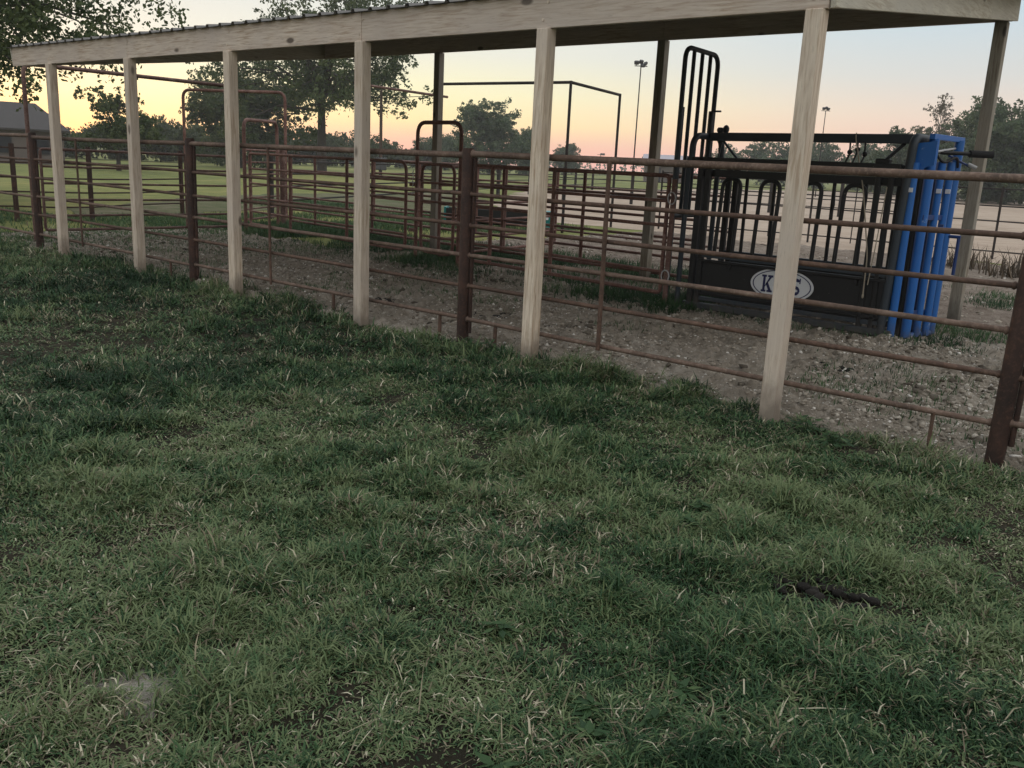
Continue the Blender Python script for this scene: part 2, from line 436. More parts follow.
def fillet(pts, rad, seg=6):
    P = [Vector(q) for q in pts]; out = [P[0]]
    for i in range(1, len(P) - 1):
        A = (P[i - 1] - P[i]); B = (P[i + 1] - P[i])
        rr = min(rad, A.length * .49, B.length * .49)
        a0 = P[i] + A.normalized() * rr; b0 = P[i] + B.normalized() * rr
        for k in range(seg + 1):
            t = k / seg
            out.append((1 - t) ** 2 * a0 + 2 * t * (1 - t) * P[i] + t * t * b0)
    out.append(P[-1]); return out
# value noise for scatter masks
_tab = rng.random((256, 256))
def vnoise(x, y):
    xi = np.floor(x).astype(int); yi = np.floor(y).astype(int)
    fx = x - xi; fy = y - yi; fx = fx * fx * (3 - 2 * fx); fy = fy * fy * (3 - 2 * fy)
    g = lambda i, j: _tab[i % 256, j % 256]
    return (g(xi, yi) * (1 - fx) + g(xi + 1, yi) * fx) * (1 - fy) + (g(xi, yi + 1) * (1 - fx) + g(xi + 1, yi + 1) * fx) * fy
def fbm(x, y, o=4):
    v = 0; A = .5; t = 0
    for i in range(o):
        v = v + A * vnoise(x * 2 ** i + 17 * i, y * 2 ** i + 31 * i); t += A; A *= .5
    return v / t

# ================================================================== ground
def sheet(name, poly, z, mat, rag=0.0, step=.4):
    """flat outlined sheet with a ragged edge"""
    pts = []
    n = len(poly)
    for i in range(n):
        A = np.array(poly[i], float); B = np.array(poly[(i + 1) % n], float)
        L = np.linalg.norm(B - A); k = max(1, min(160, int(L / step)))
        nn = np.array([B[1] - A[1], A[0] - B[0]]) / max(L, 1e-6)
        for j in range(k):
            q = A + (B - A) * j / k
            dlt = (fbm(np.array([q[0] * 1.3]), np.array([q[1] * 1.3]))[0] - .5) * 2 * rag
            pts.append(q + nn * dlt)
    b = MB(); b._add([(q[0], q[1], z) for q in pts], [tuple(range(len(pts)))])
    o = b.build(name, mat)
    return kind(o, 'structure')
def relief(name, x0, x1, y0, y1, nx, ny, zfun, mat):
    xs = np.linspace(x0, x1, nx); ys = np.linspace(y0, y1, ny)
    X, Y = np.meshgrid(xs, ys); Z = zfun(X, Y)
    V = np.stack([X.ravel(), Y.ravel(), Z.ravel()], -1)
    i = np.arange(nx * ny).reshape(ny, nx)
    F = np.stack([i[:-1, :-1], i[:-1, 1:], i[1:, 1:], i[1:, :-1]], -1).reshape(-1, 4)
    return kind(np_mesh(name, V, F, mat, smooth=True), 'structure')
gx = [-700, -250, -80, -25.9, -25, -17.2, -16.4, -12.2, -11.4, 5.6, 8, 8.9, 80, 250, 700]
gy = [-700, -200, -40, -13.9, -13, .1, .6, 5.0, 5.6, 17.3, 18.0, 40, 90, 250, 700]
def base_z(x, y):                        # the field dips under the lawn, the lane and the yard, which lie in it as their own surfaces
    inside = (-25 <= x <= 8 and -13 <= y <= .1) or (-16.4 <= x <= 5.6 and .1 <= y <= 5.0) or (-11.4 <= x <= 8 and 5.6 <= y <= 17.3) or (-11.4 <= x <= 5.6 and 5 <= y <= 5.6)
    return -.22 if inside else -.03
V = np.array([(x, y, base_z(x, y)) for y in gy for x in gx], float)
i = np.arange(len(gx) * len(gy)).reshape(len(gy), len(gx))
kind(np_mesh('ground', V, np.stack([i[:-1, :-1], i[:-1, 1:], i[1:, 1:], i[1:, :-1]], -1).reshape(-1, 4), 'pasture'), 'structure')
def drop(X): return -.05 * np.clip((X + 2.2) / 2, 0, 1)
def lawn_z(X, Y): return drop(X) - .012 + .035 * (fbm(X * 4.5 + 11, Y * 4.5, 2) - .5) * np.clip((.1 - Y) * 3, 0, 1) + .05 * (fbm(X * .6 + 3, Y * .6) - .5) + .02 * (fbm(X * 3, Y * 3) - .5) - .02 * np.clip(Y + .2, 0, 1)
relief('lawn', -26, 9, -14, .75, 420, 190, lawn_z, 'lawn_soil')
def lane_z(X, Y):
    e = np.minimum(np.clip((Y + .12) / .25, 0, 1), np.clip((5.6 - Y + .5 * (fbm(X, Y) - .5)) / .5, 0, 1)); e = np.minimum(e, np.clip((X + 17.5) / 1.5, 0, 1))
    return drop(X) * np.clip((4 - Y) / 3, 0, 1) - .17 + .172 * e + e * (.055 * (fbm(X * 1.4, Y * 1.4) - .5) + .045 * (fbm(X * 7, Y * 7, 3) - .5) + .16 * np.maximum(fbm(X * 9 + 5, Y * 9, 3) - .50, 0) + .065 * (fbm(X * 17, Y * 17, 2) - .5))
relief('gravel_lane', -17.5, 7, -.15, 5.8, 1100, 270, lane_z, 'gravel')
relief('gravel_yard', -12.5, 9, 4.9, 18.2, 600, 380, lambda X, Y: -.16 * (1 - np.minimum(np.minimum(np.clip((Y - 4.9) / .5, 0, 1), np.clip((18.2 - Y) / .7, 0, 1)), np.clip((X + 12.5) / .8, 0, 1))) - .010 - .03 * (fbm(X * .35, Y * .35 + 9) > .56) * np.clip(-X - 2, 0, 1) + .06 * (fbm(X * 1.4, Y * 1.4) - .5) + .05 * (fbm(X * 6, Y * 6, 3) - .5) + .05 * (fbm(X * 13, Y * 13, 2) - .5) + .012, 'yard_soil')
sheet('arena_sand', [(-2.6, 17.6), (-8, 17.2), (-13, 17.6), (-17.5, 17.4), (-24, 24), (-39, 44), (-50, 96), (-46, 230), (70, 230), (70, 24), (12, 18.3)], -.022, 'sand', 1.2, .8)
sheet('dirt_track', [(-17.0, 17.5), (-22, 11.6), (-20.6, 4.6), (-23.4, 5.0), (-31.5, 16.0), (-36, 36), (-24, 23.5)], -.018, 'track', 1.0, .6)
if False: sheet('bare_dirt_patch', [(-.10, -5.13), (.06, -5.22), (.24, -5.17), (.27, -5.08), (.12, -5.0), (-.04, -5.03)], .006, 'bare_dirt', .06, .03)

# ================================================================== evening haze
hz = bpy.data.materials.new('evening_haze'); hz.use_nodes = True; hz.node_tree.nodes.clear()
ho = hz.node_tree.nodes.new('ShaderNodeOutputMaterial'); hv = hz.node_tree.nodes.new('ShaderNodeVolumePrincipled')
hv.inputs['Color'].default_value = (.93, .94, .95, 1); hv.inputs['Density'].default_value = .0006; hv.inputs['Anisotropy'].default_value = .2
hz.node_tree.links.new(hv.outputs[0], ho.inputs['Volume'])
MAT['haze'] = hz
b = MB(); b.box((0, 0, 11), (1440, 1440, 24)); hzo = kind(b.build('haze', 'haze'), 'stuff')

# ================================================================== pole shed
SP = 2.4193
shed = thing('pole_shed', 'long open pole shed with pale timber posts and a ribbed tin roof over the fence', 'shed', (-6.5, 0, 0))
HF = 2.948
for i in range(6):
    b = MB(); dx = (.012, -.01, .015, 0, -.012, .01)[i]
    b.box((-SP * i, 0.0, HF / 2 - .15), (.125, .125, HF + .3), Matrix.Rotation(dx, 3, 'Z'), .006)
    for zz in (3.02, 3.16): b.tube([(-SP * i + (.02 if zz > 3.1 else -.025), -.02, zz), (-SP * i + (.02 if zz > 3.1 else -.025), -.029, zz)], .013, 8)
    b.build('front_post', 'wood_post', shed)
BY = 6.3; HB = 3.765
backx = (-.31, -5.1, -10.0)
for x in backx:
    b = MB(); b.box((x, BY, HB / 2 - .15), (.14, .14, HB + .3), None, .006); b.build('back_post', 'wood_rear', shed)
# front header: three boards butted over the posts
xs = [.085, -4.835, -9.68, -13.42]
for i in range(3):
    b = MB(); b.box(((xs[i] + xs[i + 1]) / 2, -.002 * (i % 2), HF + .143), (xs[i] - xs[i + 1] - .004, .045, .286), None, .004)
    b.build('front_beam', 'wood_beam', shed)
xs = [-.2, -5.1, -10.0, -13.4]
for i in range(3):
    b = MB(); b.box(((xs[i] + xs[i + 1]) / 2, BY + .0, HB + .143), (xs[i] - xs[i + 1] - .004, .045, .286), None, .004)
    b.build('back_beam', 'wood_beam', shed)
b = MB(); b.beam((.113, -.02, HF + .145), (-.17, BY + .03, HB + .147), .045, .286); b.build('end_beam', 'wood_side', shed)
b = MB(); b.beam((-13.445, -.02, HF + .145), (-13.425, BY + .03, HB + .147), .045, .286); b.build('end_beam', 'wood_side', shed)
for yy in (2.1, 4.2):
    z = HF + .286 + (HB - HF) * yy / BY
    b = MB(); b.box((-6.7, yy, z - .05), (13.2, .04, .085)); b.build('purlin', 'wood_beam', shed)
# ribbed roof: trapezoid ribs along the slope
prof = []
x = -13.52
while x < .16:
    prof += [(x, 0), (x + .20, 0), (x + .215, .030), (x + .255, .030)]; x += .27
prof.append((x, 0))
V = []; F = []
for (yy, dz) in ((-.075, 0), (BY + .12, 0)):
    for lay in (0, .004):
        for (x, h) in prof:
            V.append((min(x, .17), yy, HF + .292 + (HB - HF) * yy / BY + h + lay))
n = len(prof)
for i in range(n - 1):
    F += [(i, i + 1, 2 * n + i + 1, 2 * n + i), (n + i, 3 * n + i, 3 * n + i + 1, n + i + 1), (i, n + i, n + i + 1, i + 1), (2 * n + i, 2 * n + i + 1, 3 * n + i + 1, 3 * n + i)]
b = MB(); b._add(V, F); b.build('roof', 'tin', shed)

# ================================================================== front pipe fence
FY = .15
fence = thing('pipe_fence', 'long rusty pipe fence with six rails running just behind the shed posts', 'fence', (-6.5, FY, 0))
posts = [6.4, 1.57, -3.43, -8.5, -13.33, -18.3]
RZ = [1.86, 1.49, 1.185, .885, .58, .25]
for i, x in enumerate(posts):
    ln = (-.0, .02, .0, .02, .01, 0)[i]
    b = MB(); b.tube([(x, FY, -.3), (x + ln, FY, 1.905), (x + ln, FY, 1.925)], [.062, .062, .05], 16)
    po = b.build('post', 'post_rust', fence)
    b = MB(); b.tube([(x + .084, FY + .01, .1), (x + .084 + ln, FY + .01, 1.84)], .02, 8); b.build('panel_end', 'post_rust', po)
for i in range(5):
    x0, x1 = posts[i], posts[i + 1]
    for k, z in enumerate(RZ):
        sag = random.uniform(-.012, .006); j0 = random.uniform(-.012, .012); j1 = random.uniform(-.012, .012)
        pts = [(x0 + (x1 - x0) * t, FY + .0 + .004 * math.sin(5 * t + k), z + j0 * (1 - t) + j1 * t + sag * 4 * t * (1 - t)) for t in np.linspace(0, 1, 9)]
        b = MB(); b.tube(pts, (.030, .0205, .020, .0215, .0205, .0215)[k], 12)
        for xx in (x0 - .064, x1 + .064):
            zz = z + (j0 if xx > (x0 + x1) / 2 else j1); rr_ = (.030, .0205, .020, .0215, .0205, .0215)[k]
            b.tube([(xx - .012, FY, zz), (xx, FY, zz), (xx + .012, FY, zz)], [rr_ * 1.15, rr_ * 1.5, rr_ * 1.15], 10)
        b.build('rail', 'rust_light' if k in (0, 3, 5) else 'rust', fence)
for x in (-1.735, -6.68, -11.68, -16.1, 4.0):
    b = MB(); b.tube([(x + .012, FY - .040, .2), (x, FY - .044, 1.85)], .021 if x > -3 else .0165, 8); b.build('stay', 'rust', fence)
for x in (-3.76, -2.99, 1.14, -9.1, -5.5):
    b = MB()
    if x > 1: b.box((x, FY, .10), (.012, .06, .28), Matrix.Rotation(.5, 3, 'Z'), .002)
    else: b.tube([(x, FY, -.05), (x, FY, .235)], .019, 8)
    b.build('stub', 'rust', fence)

# ================================================================== inner pens
LA = np.array([-15.6, 5.8]); LB = np.array([-3.5, 4.2])
def onl(x): t = (x - LA[0]) / (LB[0] - LA[0]); return LA + (LB - LA) * t
def panel(name, label, cat, A, B, z0, z1, rails, ups, mat='panel', rad=.029, round_=(.07, .07), group=None, sag=0.0):
    """livestock panel / gate: rounded outer frame, inner rails, uprights"""
    A = np.array(A, float); B = np.array(B, float)
    t = thing(name, label, cat, (A[0], A[1], 0), group)
    P = lambda s, z: (A[0] + (B[0] - A[0]) * s, A[1] + (B[1] - A[1]) * s, z - sag * s)
    path = [P(0, z0), P(0, z1), P(1, z1), P(1, z0)]
    r0 = max(round_)
    b = MB(); b.tube(fillet([P(.5, z0), P(0, z0), P(0, z1), P(.5, z1)], max(round_[0], .03)), rad, 10)
    b.tube(fillet([P(.5, z0), P(1, z0), P(1, z1), P(.5, z1)], max(round_[1], .03)), rad, 10)
    b.build('frame', mat, t)
    for k in range(1, rails + 1):
        s_ = k / (rails + 1); z = z0 + (z1 - z0) * (s_ ** 1.06)
        b = MB(); b.tube([P(0, z), P(.5, z + random.uniform(-.008, .008)), P(1, z)], rad * .8, 8)
        b.build('rail', mat, t)
    nrm_ = np.array([-(B - A)[1], (B - A)[0]]); nrm_ /= np.linalg.norm(nrm_)
    for s_ in ups:
        q0 = P(s_, z0 + .01); q1 = P(s_, z1 - .01); o_ = -nrm_ * .02
        b = MB(); b.tube([(q0[0] + o_[0], q0[1] + o_[1], q0[2]), (q1[0] + o_[0], q1[1] + o_[1], q1[2])], rad * 1.1, 8)
        b.build('upright', mat, t)
    return t
panel('livestock_gate', 'long faded red livestock gate with two uprights beyond the fourth shed post', 'gate', onl(-15.5), onl(-9.45), .16, 1.74, 4, (.31, .68), round_=(.07, .2), group='panels along the inner pen')
g3 = thing('gate_arch', 'tall rounded walk through pipe frame behind the middle rusty fence post', 'gate frame', (*onl(-8.5), 0), 'arched gate frames')
q0, q1 = onl(-9.13), onl(-7.92)
b = MB(); b.tube(fillet([(*q0, -.1), (*q0, 2.42), (*q1, 2.42), (*q1, -.1)], .22, 8), .034, 12); b.build('arch', 'panel', g3)
for zz in (.55, 1.35):
    b = MB(); b.box((q0[0] - .09, q0[1], zz), (.16, .05, .06), None, .006); b.build('hinge', 'panel', g3)
b = MB()
for k in range(7): b.tube([(q0[0] - .05 - .02 * (k % 2), q0[1] - .04, 1.6 - k * .06), (q0[0] - .07 + .02 * (k % 2), q0[1] - .04, 1.55 - k * .06)], .009, 6)
b.build('chain', 'silver', g3)
panel('walk_gate', 'narrow rounded walk gate standing inside the tall pipe frame', 'gate', onl(-8.98), onl(-8.07), .2, 1.72, 4, (), rad=.028, round_=(.18, .18))
panel('pen_fence', 'faded red pipe panel between the walk gate and the black squeeze chute', 'panel', onl(-7.8), onl(-3.55), .18, 1.74, 4, (.17, .5), group='panels along the inner pen')
b = MB(); qx = onl(-3.46)
pn = thing('chain_bollard', 'short reddish pipe post hung with chain beside the black chute', 'post', (*qx, 0))
b.tube([(qx[0], qx[1], -.1), (qx[0], qx[1], 1.70)], .035, 10); b.build('pipe', 'gate_red', pn)
for zz in (.42, 1.45):
    b = MB()
    for k in range(10):
        A_ = 2 * math.pi * k / 10; B_ = 2 * math.pi * (k + 1) / 10
        b.tube([(qx[0] + .06 * math.cos(A_), qx[1] - .045, zz + .08 * math.sin(A_)), (qx[0] + .06 * math.cos(B_), qx[1] - .045, zz + .08 * math.sin(B_))], .009, 5, False)
    b.build('chain', 'silver', pn)
# header frame over the double gate at the end of the lane
hd = thing('overhead_gateway', 'tall brown pipe frame carrying a long overhead pipe at the far end of the lane', 'gate frame', (-14.42, .55, 0), 'arched gate frames')
b = MB(); b.tube(fillet([(-14.45, .55, -.1), (-14.45, .55, 3.09), (-14.3, 4.62, 3.07)], .18, 6), .036, 12); b.build('header', 'gate_red', hd)
b = MB(); b.tube([(-14.3, 4.6, -.1), (-14.3, 4.6, 3.07)], .036, 12); b.build('leg', 'gate_red', hd)
panel('lane_gate', 'nearer red pipe gate under the overhead pipe at the lane end', 'gate', (-14.42, .72), (-14.36, 2.42), .22, 1.66, 4, (), 'gate_red', .026)
panel('lane_gate', 'farther red pipe gate under the overhead pipe next to the inner pen', 'gate', (-14.36, 2.52), (-14.3, 4.45), .22, 1.66, 4, (.5,), 'gate_red', .026)
# arch 2 and arch 1 with their gate
g2 = thing('gate_arch', 'small rounded pipe arch right of the third shed post', 'gate frame', (-15.7, 6.3, 0), 'arched gate frames')
b = MB(); b.tube(fillet([(-15.0, 5.32, -.1), (-15.0, 5.32, 2.46), (-16.35, 7.15, 2.5), (-16.35, 7.15, -.1)], .25, 8), .04, 12); b.build('arch', 'panel', g2)
b = MB(); b.tube([(-16.42, 7.35, -.1), (-16.42, 7.35, 1.9)], .07, 12); b.build('post', 'gate_red', g2)
g1 = thing('gate_arch', 'widest and tallest rounded pipe arch standing against the oak trees', 'gate frame', (-18.9, 7.6, 0), 'arched gate frames')
b = MB(); b.tube(fillet([(-20.3, 7.0, -.1), (-20.3, 7.0, 3.3), (-17.52, 8.25, 3.3), (-17.52, 8.25, -.1)], .22, 8), .04, 12); b.build('arch', 'panel', g1)
panel('livestock_gate', 'weathered pipe gate standing behind the small pipe arch', 'gate', (-16.1, 6.05), (-17.3, 8.1), .2, 1.82, 5, (.12,), 'panel', .024)
panel('pen_fence', 'second row pipe panel behind the long red gate', 'panel', (-16.2, 7.45), (-10.6, 6.85), .15, 1.72, 4, (.2, .62), 'panel', .029, (.05, .05), group='panels along the back of the pen')
panel('pen_fence', 'second row pipe panel behind the walk through frame', 'panel', (-10.4, 6.8), (-4.3, 6.45), .15, 1.72, 4, (.3, .62), 'panel', .029, (.05, .05), group='panels along the back of the pen')

panel('pen_fence', 'third row pipe panel in front of the black feed trough', 'panel', (-15.9, 9.9), (-10.2, 9.5), .15, 1.72, 4, (.33, .7), 'panel', .029, (.05, .05), group='panels along the back of the pen')
panel('pen_fence', 'third row pipe panel right of the feed trough', 'panel', (-10.0, 9.45), (-5.0, 9.1), .15, 1.72, 4, (.4,), 'gate_red', .029, (.05, .05), group='panels along the back of the pen')
panel('pen_fence', 'cross panel dividing the pens behind the walk through frame', 'panel', (-8.6, 5.0), (-9.3, 9.3), .15, 1.70, 4, (.5,), 'panel', .029, (.05, .05), group='panels along the back of the pen')
def rail_fence(name, label, P, h, rails, pr, rr, mat, step, thin=None):
    t = thing(name, label, 'fence', (P[0][0], P[0][1], 0))
    for i in range(len(P) - 1):
        A = np.array(P[i], float); B = np.array(P[i + 1], float); L = np.linalg.norm(B - A)
        k = max(1, int(round(L / step)))
        for j in range(k + (1 if i == len(P) - 2 else 0)):
            q = A + (B - A) * j / k
            b = MB(); b.tube([(q[0], q[1], -.3), (q[0] + random.uniform(-.02, .02), q[1], h + .03)], pr, 10); b.build('post', mat, t)
        for z in rails:
            b = MB(); b.tube([(A[0], A[1], z), (*(A + (B - A) * .5), z + random.uniform(-.02, .02)), (B[0], B[1], z)], rr, 6); b.build('rail', mat, t)
        if thin:
            k2 = int(L / thin)
            for j in range(k2):
                q = A + (B - A) * (j + .5) / k2
                b = MB(); b.tube([(q[0], q[1], .05), (q[0], q[1], h)], .016, 6); b.build('stay', mat, t)
    return t
rail_fence('side_fence', 'dark pipe fence crossing the grass beyond the lane gates', [(-20.3, -.9), (-19.4, 2.2), (-18.9, 3.7), (-20.3, 6.85)], 1.68, (1.62, 1.3, .97, .65, .32), .058, .02, 'post_rust', 2.6)
# top rail of that fence
rail_fence('field_fence', 'dark pipe fence with thin rails running away beside the arena', [(-19.0, 8.8), (-30.6, 31.8), (-44, 62)], 1.68, (1.55, 1.2, .85, .45), .095, .03, 'dark_pipe', 6.2)
rail_fence('arena_fence', 'rusty rail fence with thin stays along the sand behind the chute', [(9.5, 20.2), (-2.81, 19.52), (-12.5, 18.95)], 1.78, (1.75, 1.32, .94, .55, .17), .03, .02, 'dark_pipe', 6.1, 2.0)
rail_fence('back_field_fence', 'distant dark pipe fence crossing the pasture in the middle', [(-31, 32.3), (-20.5, 36.5), (-11, 40)], 1.7, (1.6, 1.2, .8, .4), .09, .028, 'dark_pipe', 3.4)

# far tall square frame
ff = thing('overhead_gateway', 'tall thin square pipe frame standing in the arena behind the fifth shed post', 'gate frame', (-12.6, 13.95, 0), 'arched gate frames')
b = MB(); b.tube([(-17.2, 13.6, 4.0), (-12.6, 13.95, 4.0), (-13.53, 17.74, 4.0)], .042, 10); b.build('header', 'dark_pipe', ff)
for q in ((-12.6, 13.95), (-13.53, 17.74), (-17.2, 13.58)):
    b = MB(); b.tube([(*q, -.2), (*q, 4.04)], .042, 10); b.build('leg', 'dark_pipe', ff)
fh = thing('overhead_gateway', 'lone overhead pipe on slim legs crossing in front of the oak crown', 'gate frame', (-16.9, 10.2, 0), 'arched gate frames')
b = MB(); b.tube([(-16.13, 9.85, 3.6), (-16.6, 13.3, 3.6)], .036, 10); b.build('header', 'gate_red', fh)
for q in ((-16.13, 9.88),):
    b = MB(); b.tube([(*q, -.2), (*q, 3.6)], .036, 10); b.build('leg', 'gate_red', fh)

# ================================================================== squeeze chute
ch = thing('squeeze_chute', 'black cattle squeeze chute with barred sides, tall tailgate and blue head gate', 'cattle chute', (-1.9, 4.7, 0))
YF, YB = 4.3, 5.1
def T(name, pts, rad, mat='black', n=10, par=None, fil=0):
    b = MB(); b.tube(fillet(pts, fil, 7) if fil else pts, rad, n); return b.build(name, mat, par or ch)
for y in (YF, YB):
    b = MB(); b.box((-1.85, y, .07), (2.75, .08, .08), None, .008); b.box((-1.83, y, .17), (2.5, .05, .05), None, .006); b.build('skid', 'slate', ch)
    s_ = -1 if y == YF else 1
    b = MB(); b.box((-1.82, y, .445), (2.42, .012, .43), None, .002)
    b.box((-1.82, y + s_ * .02, .675), (2.46, .05, .035), None, .006); b.box((-1.82, y + s_ * .01, .235), (2.46, .04, .03), None, .006)
    for xx in (-2.6, -.95): b.box((xx, y + s_ * .02, .63), (.03, .03, .09), None, .004)
    sp_ = b.build('side_panel', 'black', ch)
    if y == YF: front_panel = sp_
    b = MB(); b.beam((-3.1, y, .74), (-.6, y, .74), .05, .05); b.build('hinge_bar', 'slate', ch)
    tilt = .07 if y == YF else -.02
    for xa in (-2.72, -2.19, -1.66, -1.13) if y == YF else ():
        T('drop_bar', [(xa - .125, y, .72), (xa - .125, y + tilt, 1.74), (xa + .125, y + tilt, 1.74), (xa + .125, y, .72)], .026, 'black', 10, None, .16)
    if y == YB:
        for xa in (-2.86, -2.46, -2.06, -1.66, -1.26, -.96): T('drop_bar', [(xa, y, .72), (xa, y - .02, 1.80)], .024, 'black', 10)
    b = MB(); b.beam((-3.3, y, 1.955), (-.62, y, 1.955), .07, .085); b.beam((-3.15, y + tilt, 1.80), (-.62, y + tilt, 1.80), .05, .09); b.build('top_rail', 'black', ch)
    for xx in (-.86, -.72):
        b = MB(); b.box((xx, y, 1.0), (.062, .06, 2.0), None, .01); b.build('corner_post', 'black', ch)
    for xx in (-3.03, -3.14):
        b = MB(); b.box((xx, y, 1.0), (.075, .07, 2.0), None, .01); b.build('corner_post', 'black', ch)
    # tailgate guides
    T('tailgate_guide', [(-3.50, y - .02, .0), (-3.50, y - .02, 2.62)], .037, 'slate')
    T('tailgate_guide', [(-3.33, y, .0), (-3.33, y, 2.0)], .035, 'slate')
# tail hoop and ridge beam, right post
T('end_hoop', [(-3.3, YF, 1.9), (-3.3, YF, 2.27), (-3.3, YB, 2.27), (-3.3, YB, 1.9)], .042, 'slate', 12, None, .2)
b = MB(); b.beam((-3.3, 4.7, 2.27), (-.62, 4.7, 2.29), .10, .105); b.build('ridge_beam', 'slate', ch)
T('end_hoop', [(-.60, YF, .05), (-.53, YF, 2.29), (-.53, YB, 2.29), (-.60, YB, .05)], .05, 'slate', 12, None, .12)
b = MB(); b.beam((-.75, 4.7, 2.24), (-.92, 4.55, 2.02), .03, .035); b.box((-.9, 4.5, 2.0), (.16, .1, .11), None, .01); b.build('latch_box', 'black', ch)
# raised guillotine tailgate
tgb = MB(); tgb.tube(fillet([(-3.48, 4.22, 1.2), (-3.48, 4.22, 3.36), (-3.48, 5.10, 3.34), (-3.48, 5.10, 1.2)], .16, 8), .032, 10)
tg = tgb.build('tailgate', 'slate', ch)
for yy in (4.44, 4.66, 4.88): T('bar', [(-3.48, yy, 1.2), (-3.48, yy, 3.35)], .027, 'slate', 8, tg)
T('bar', [(-3.48, 4.22, 1.22), (-3.48, 5.10, 1.22)], .028, 'slate', 8, tg)
T('tailgate_guide', [(-3.48, 5.05, 1.9), (-3.48, 5.05, 2.62)], .036, 'slate')
b = MB(); b.box((-3.28, 4.98, 2.37), (.09, .08, .07), None, .02); b.ball((-3.2, 4.98, 2.38), .045, .045, .06); b.tube([(-3.44, 5.05, 2.62), (-3.34, 5.05, 2.62)], .014, 6); b.build('winch', 'slate', ch)
T('cable', [(-3.1, 4.7, 2.22), (-2.98, 4.4, 1.95)], .012, 'black', 6); T('cable', [(-3.1, 4.75, 2.22), (-2.95, 5.0, 1.95)], .016, 'slate', 6)
# control levers hanging under the ridge beam
lv = MB()
for (xx, dz) in ((-1.36, .0), (-1.27, .03), (-1.18, -.02)):
    lv.tube([(xx, 4.62, 2.24), (xx + .03, 4.56, 2.1 + dz), (xx - .01, 4.5, 1.93)], .011, 6)
    lv.ball((xx + .03, 4.56, 2.12 + dz), .032)
lv.build('control_lever', 'black', ch)
T('lever', [(-1.38, 4.36, 1.72), (-1.34, 4.30, 1.5), (-1.36, 4.29, 1.35)], .013, 'black', 6)
# oval badge
BX, BZ = -1.868, .478
def face(x, z, d): return (BX + x, YF - .006 - d, BZ + z)
ell = lambda a_, b_: [(a_ * math.cos(t), b_ * math.sin(t)) for t in np.linspace(0, 2 * math.pi, 49)[:-1]]
b = MB(); b.prism(ell(.415, .205)[::-1], .0, .006, face); badge = b.build('badge', 'white_mark', front_panel)
b = MB()
for i in range(48):
    o1, i1 = ell(.385, .183), ell(.372, .172)
    j = (i + 1) % 48
    b.prism([o1[i], o1[j], i1[j], i1[i]][::-1], .006, .0085, face)
b.build('badge_line', 'navy', badge)
def strokes(parts, ox, w, h):
    q = MB()
    for poly in parts: q.prism([(ox + x * w, (y - .5) * h) for x, y in poly], .006, .0095, face)
    return q
rect = lambda x0, y0, x1, y1: [(x0, y0), (x1, y0), (x1, y1), (x0, y1)]
Kp = [rect(.14, .12, .36, .88), rect(0, 0, .46, .12), rect(0, .88, .46, 1), [(.36, .38), (.74, .88), (.98, .88), (.362, .30)][::1], [(.42, .50), (.60, .62), (1.0, .12), (.72, .12)], rect(.58, .0, 1.1, .12), rect(.6, .88, 1.1, 1)]
Bp = [rect(.12, .12, .34, .88), rect(0, 0, .72, .12), rect(0, .88, .70, 1), rect(.34, .45, .72, .56), [(.72, 0), (.98, .14), (.98, .42), (.72, .5), (.76, .40), (.76, .12)], [(.70, .5), (.94, .6), (.94, .86), (.70, 1), (.72, .88), (.72, .6)]]
def arc_strip(cx, cy, rx, ry, a0, a1, th, n=8):
    out = []
    for i in range(n):
        t0 = a0 + (a1 - a0) * i / n; t1 = a0 + (a1 - a0) * (i + 1) / n
        out.append([(cx + rx * math.cos(t0), cy + ry * math.sin(t0)), (cx + rx * math.cos(t1), cy + ry * math.sin(t1)), (cx + (rx - th) * math.cos(t1), cy + (ry - th) * math.sin(t1)), (cx + (rx - th) * math.cos(t0), cy + (ry - th) * math.sin(t0))])
    return out
Sp = arc_strip(.5, .72, .45, .28, .5, 4.4, .19) + arc_strip(.5, .28, .45, .28, 1.5, -2.7, .19) + [rect(.84, .70, .95, 1.0), rect(.05, 0, .16, .3)]
for parts, ox in ((Kp, -.265), (Bp, -.07), (Sp, .115)):
    strokes(parts, ox, .135, .215).build('letter', 'navy', badge)
# blue head gate
hg = MB(); hg.tube([(-.49, 4.33, .0), (-.49, 4.33, 2.02)], .045, 14)
hgo = hg.build('head_gate', 'blue', ch)
for (x, y, r_, zt) in ((-.38, 4.52, .055, 2.29), (-.32, 4.74, .043, 2.05), (-.27, 4.92, .043, 2.05), (-.28, 5.16, .055, 2.30)):
    T('gate_tube', [(x + .0, y, .02), (x, y, zt)], r_, 'blue', 14, hgo)
T('gate_tube', [(-.47, 4.56, .02), (-.47, 4.56, 1.95)], .05, 'black', 12, hgo)
T('gate_tube', [(-.42, 5.02, .02), (-.42, 5.02, 1.95)], .05, 'blue_dark', 12, hgo)
b = MB(); b.beam((-.38, 4.42, 2.31), (-.28, 5.26, 2.31), .06, .06); b.build('top_bar', 'blue', hgo)
plate = [(0, 0), (0, .36), (.30, .40), (.30, .14), (.22, .12), (.15, .04), (.13, 0)]
b = MB(); b.prism([(x, z) for x, z in plate], 0, .012, lambda x, z, d: (-.60 + x, 4.36 + d, 1.86 + z)); b.build('gusset', 'blue', hgo)
b = MB(); b.beam((-.46, 4.46, 1.98), (-.42, 5.2, 1.96), .05, .16); b.build('cross_plate', 'blue_dark', hgo)
T('rod', [(-.62, 4.42, 2.11), (-.34, 4.62, 2.16), (-.30, 5.2, 2.22)], .013, 'silver', 6, hgo)
T('rod', [(-.28, 4.8, 2.12), (-.14, 5.12, 2.02)], .014, 'blue_dark', 6, hgo)
T('rod', [(-.14, 5.1, 2.04), (-.06, 5.16, 2.0)], .022, 'silver', 6, hgo)
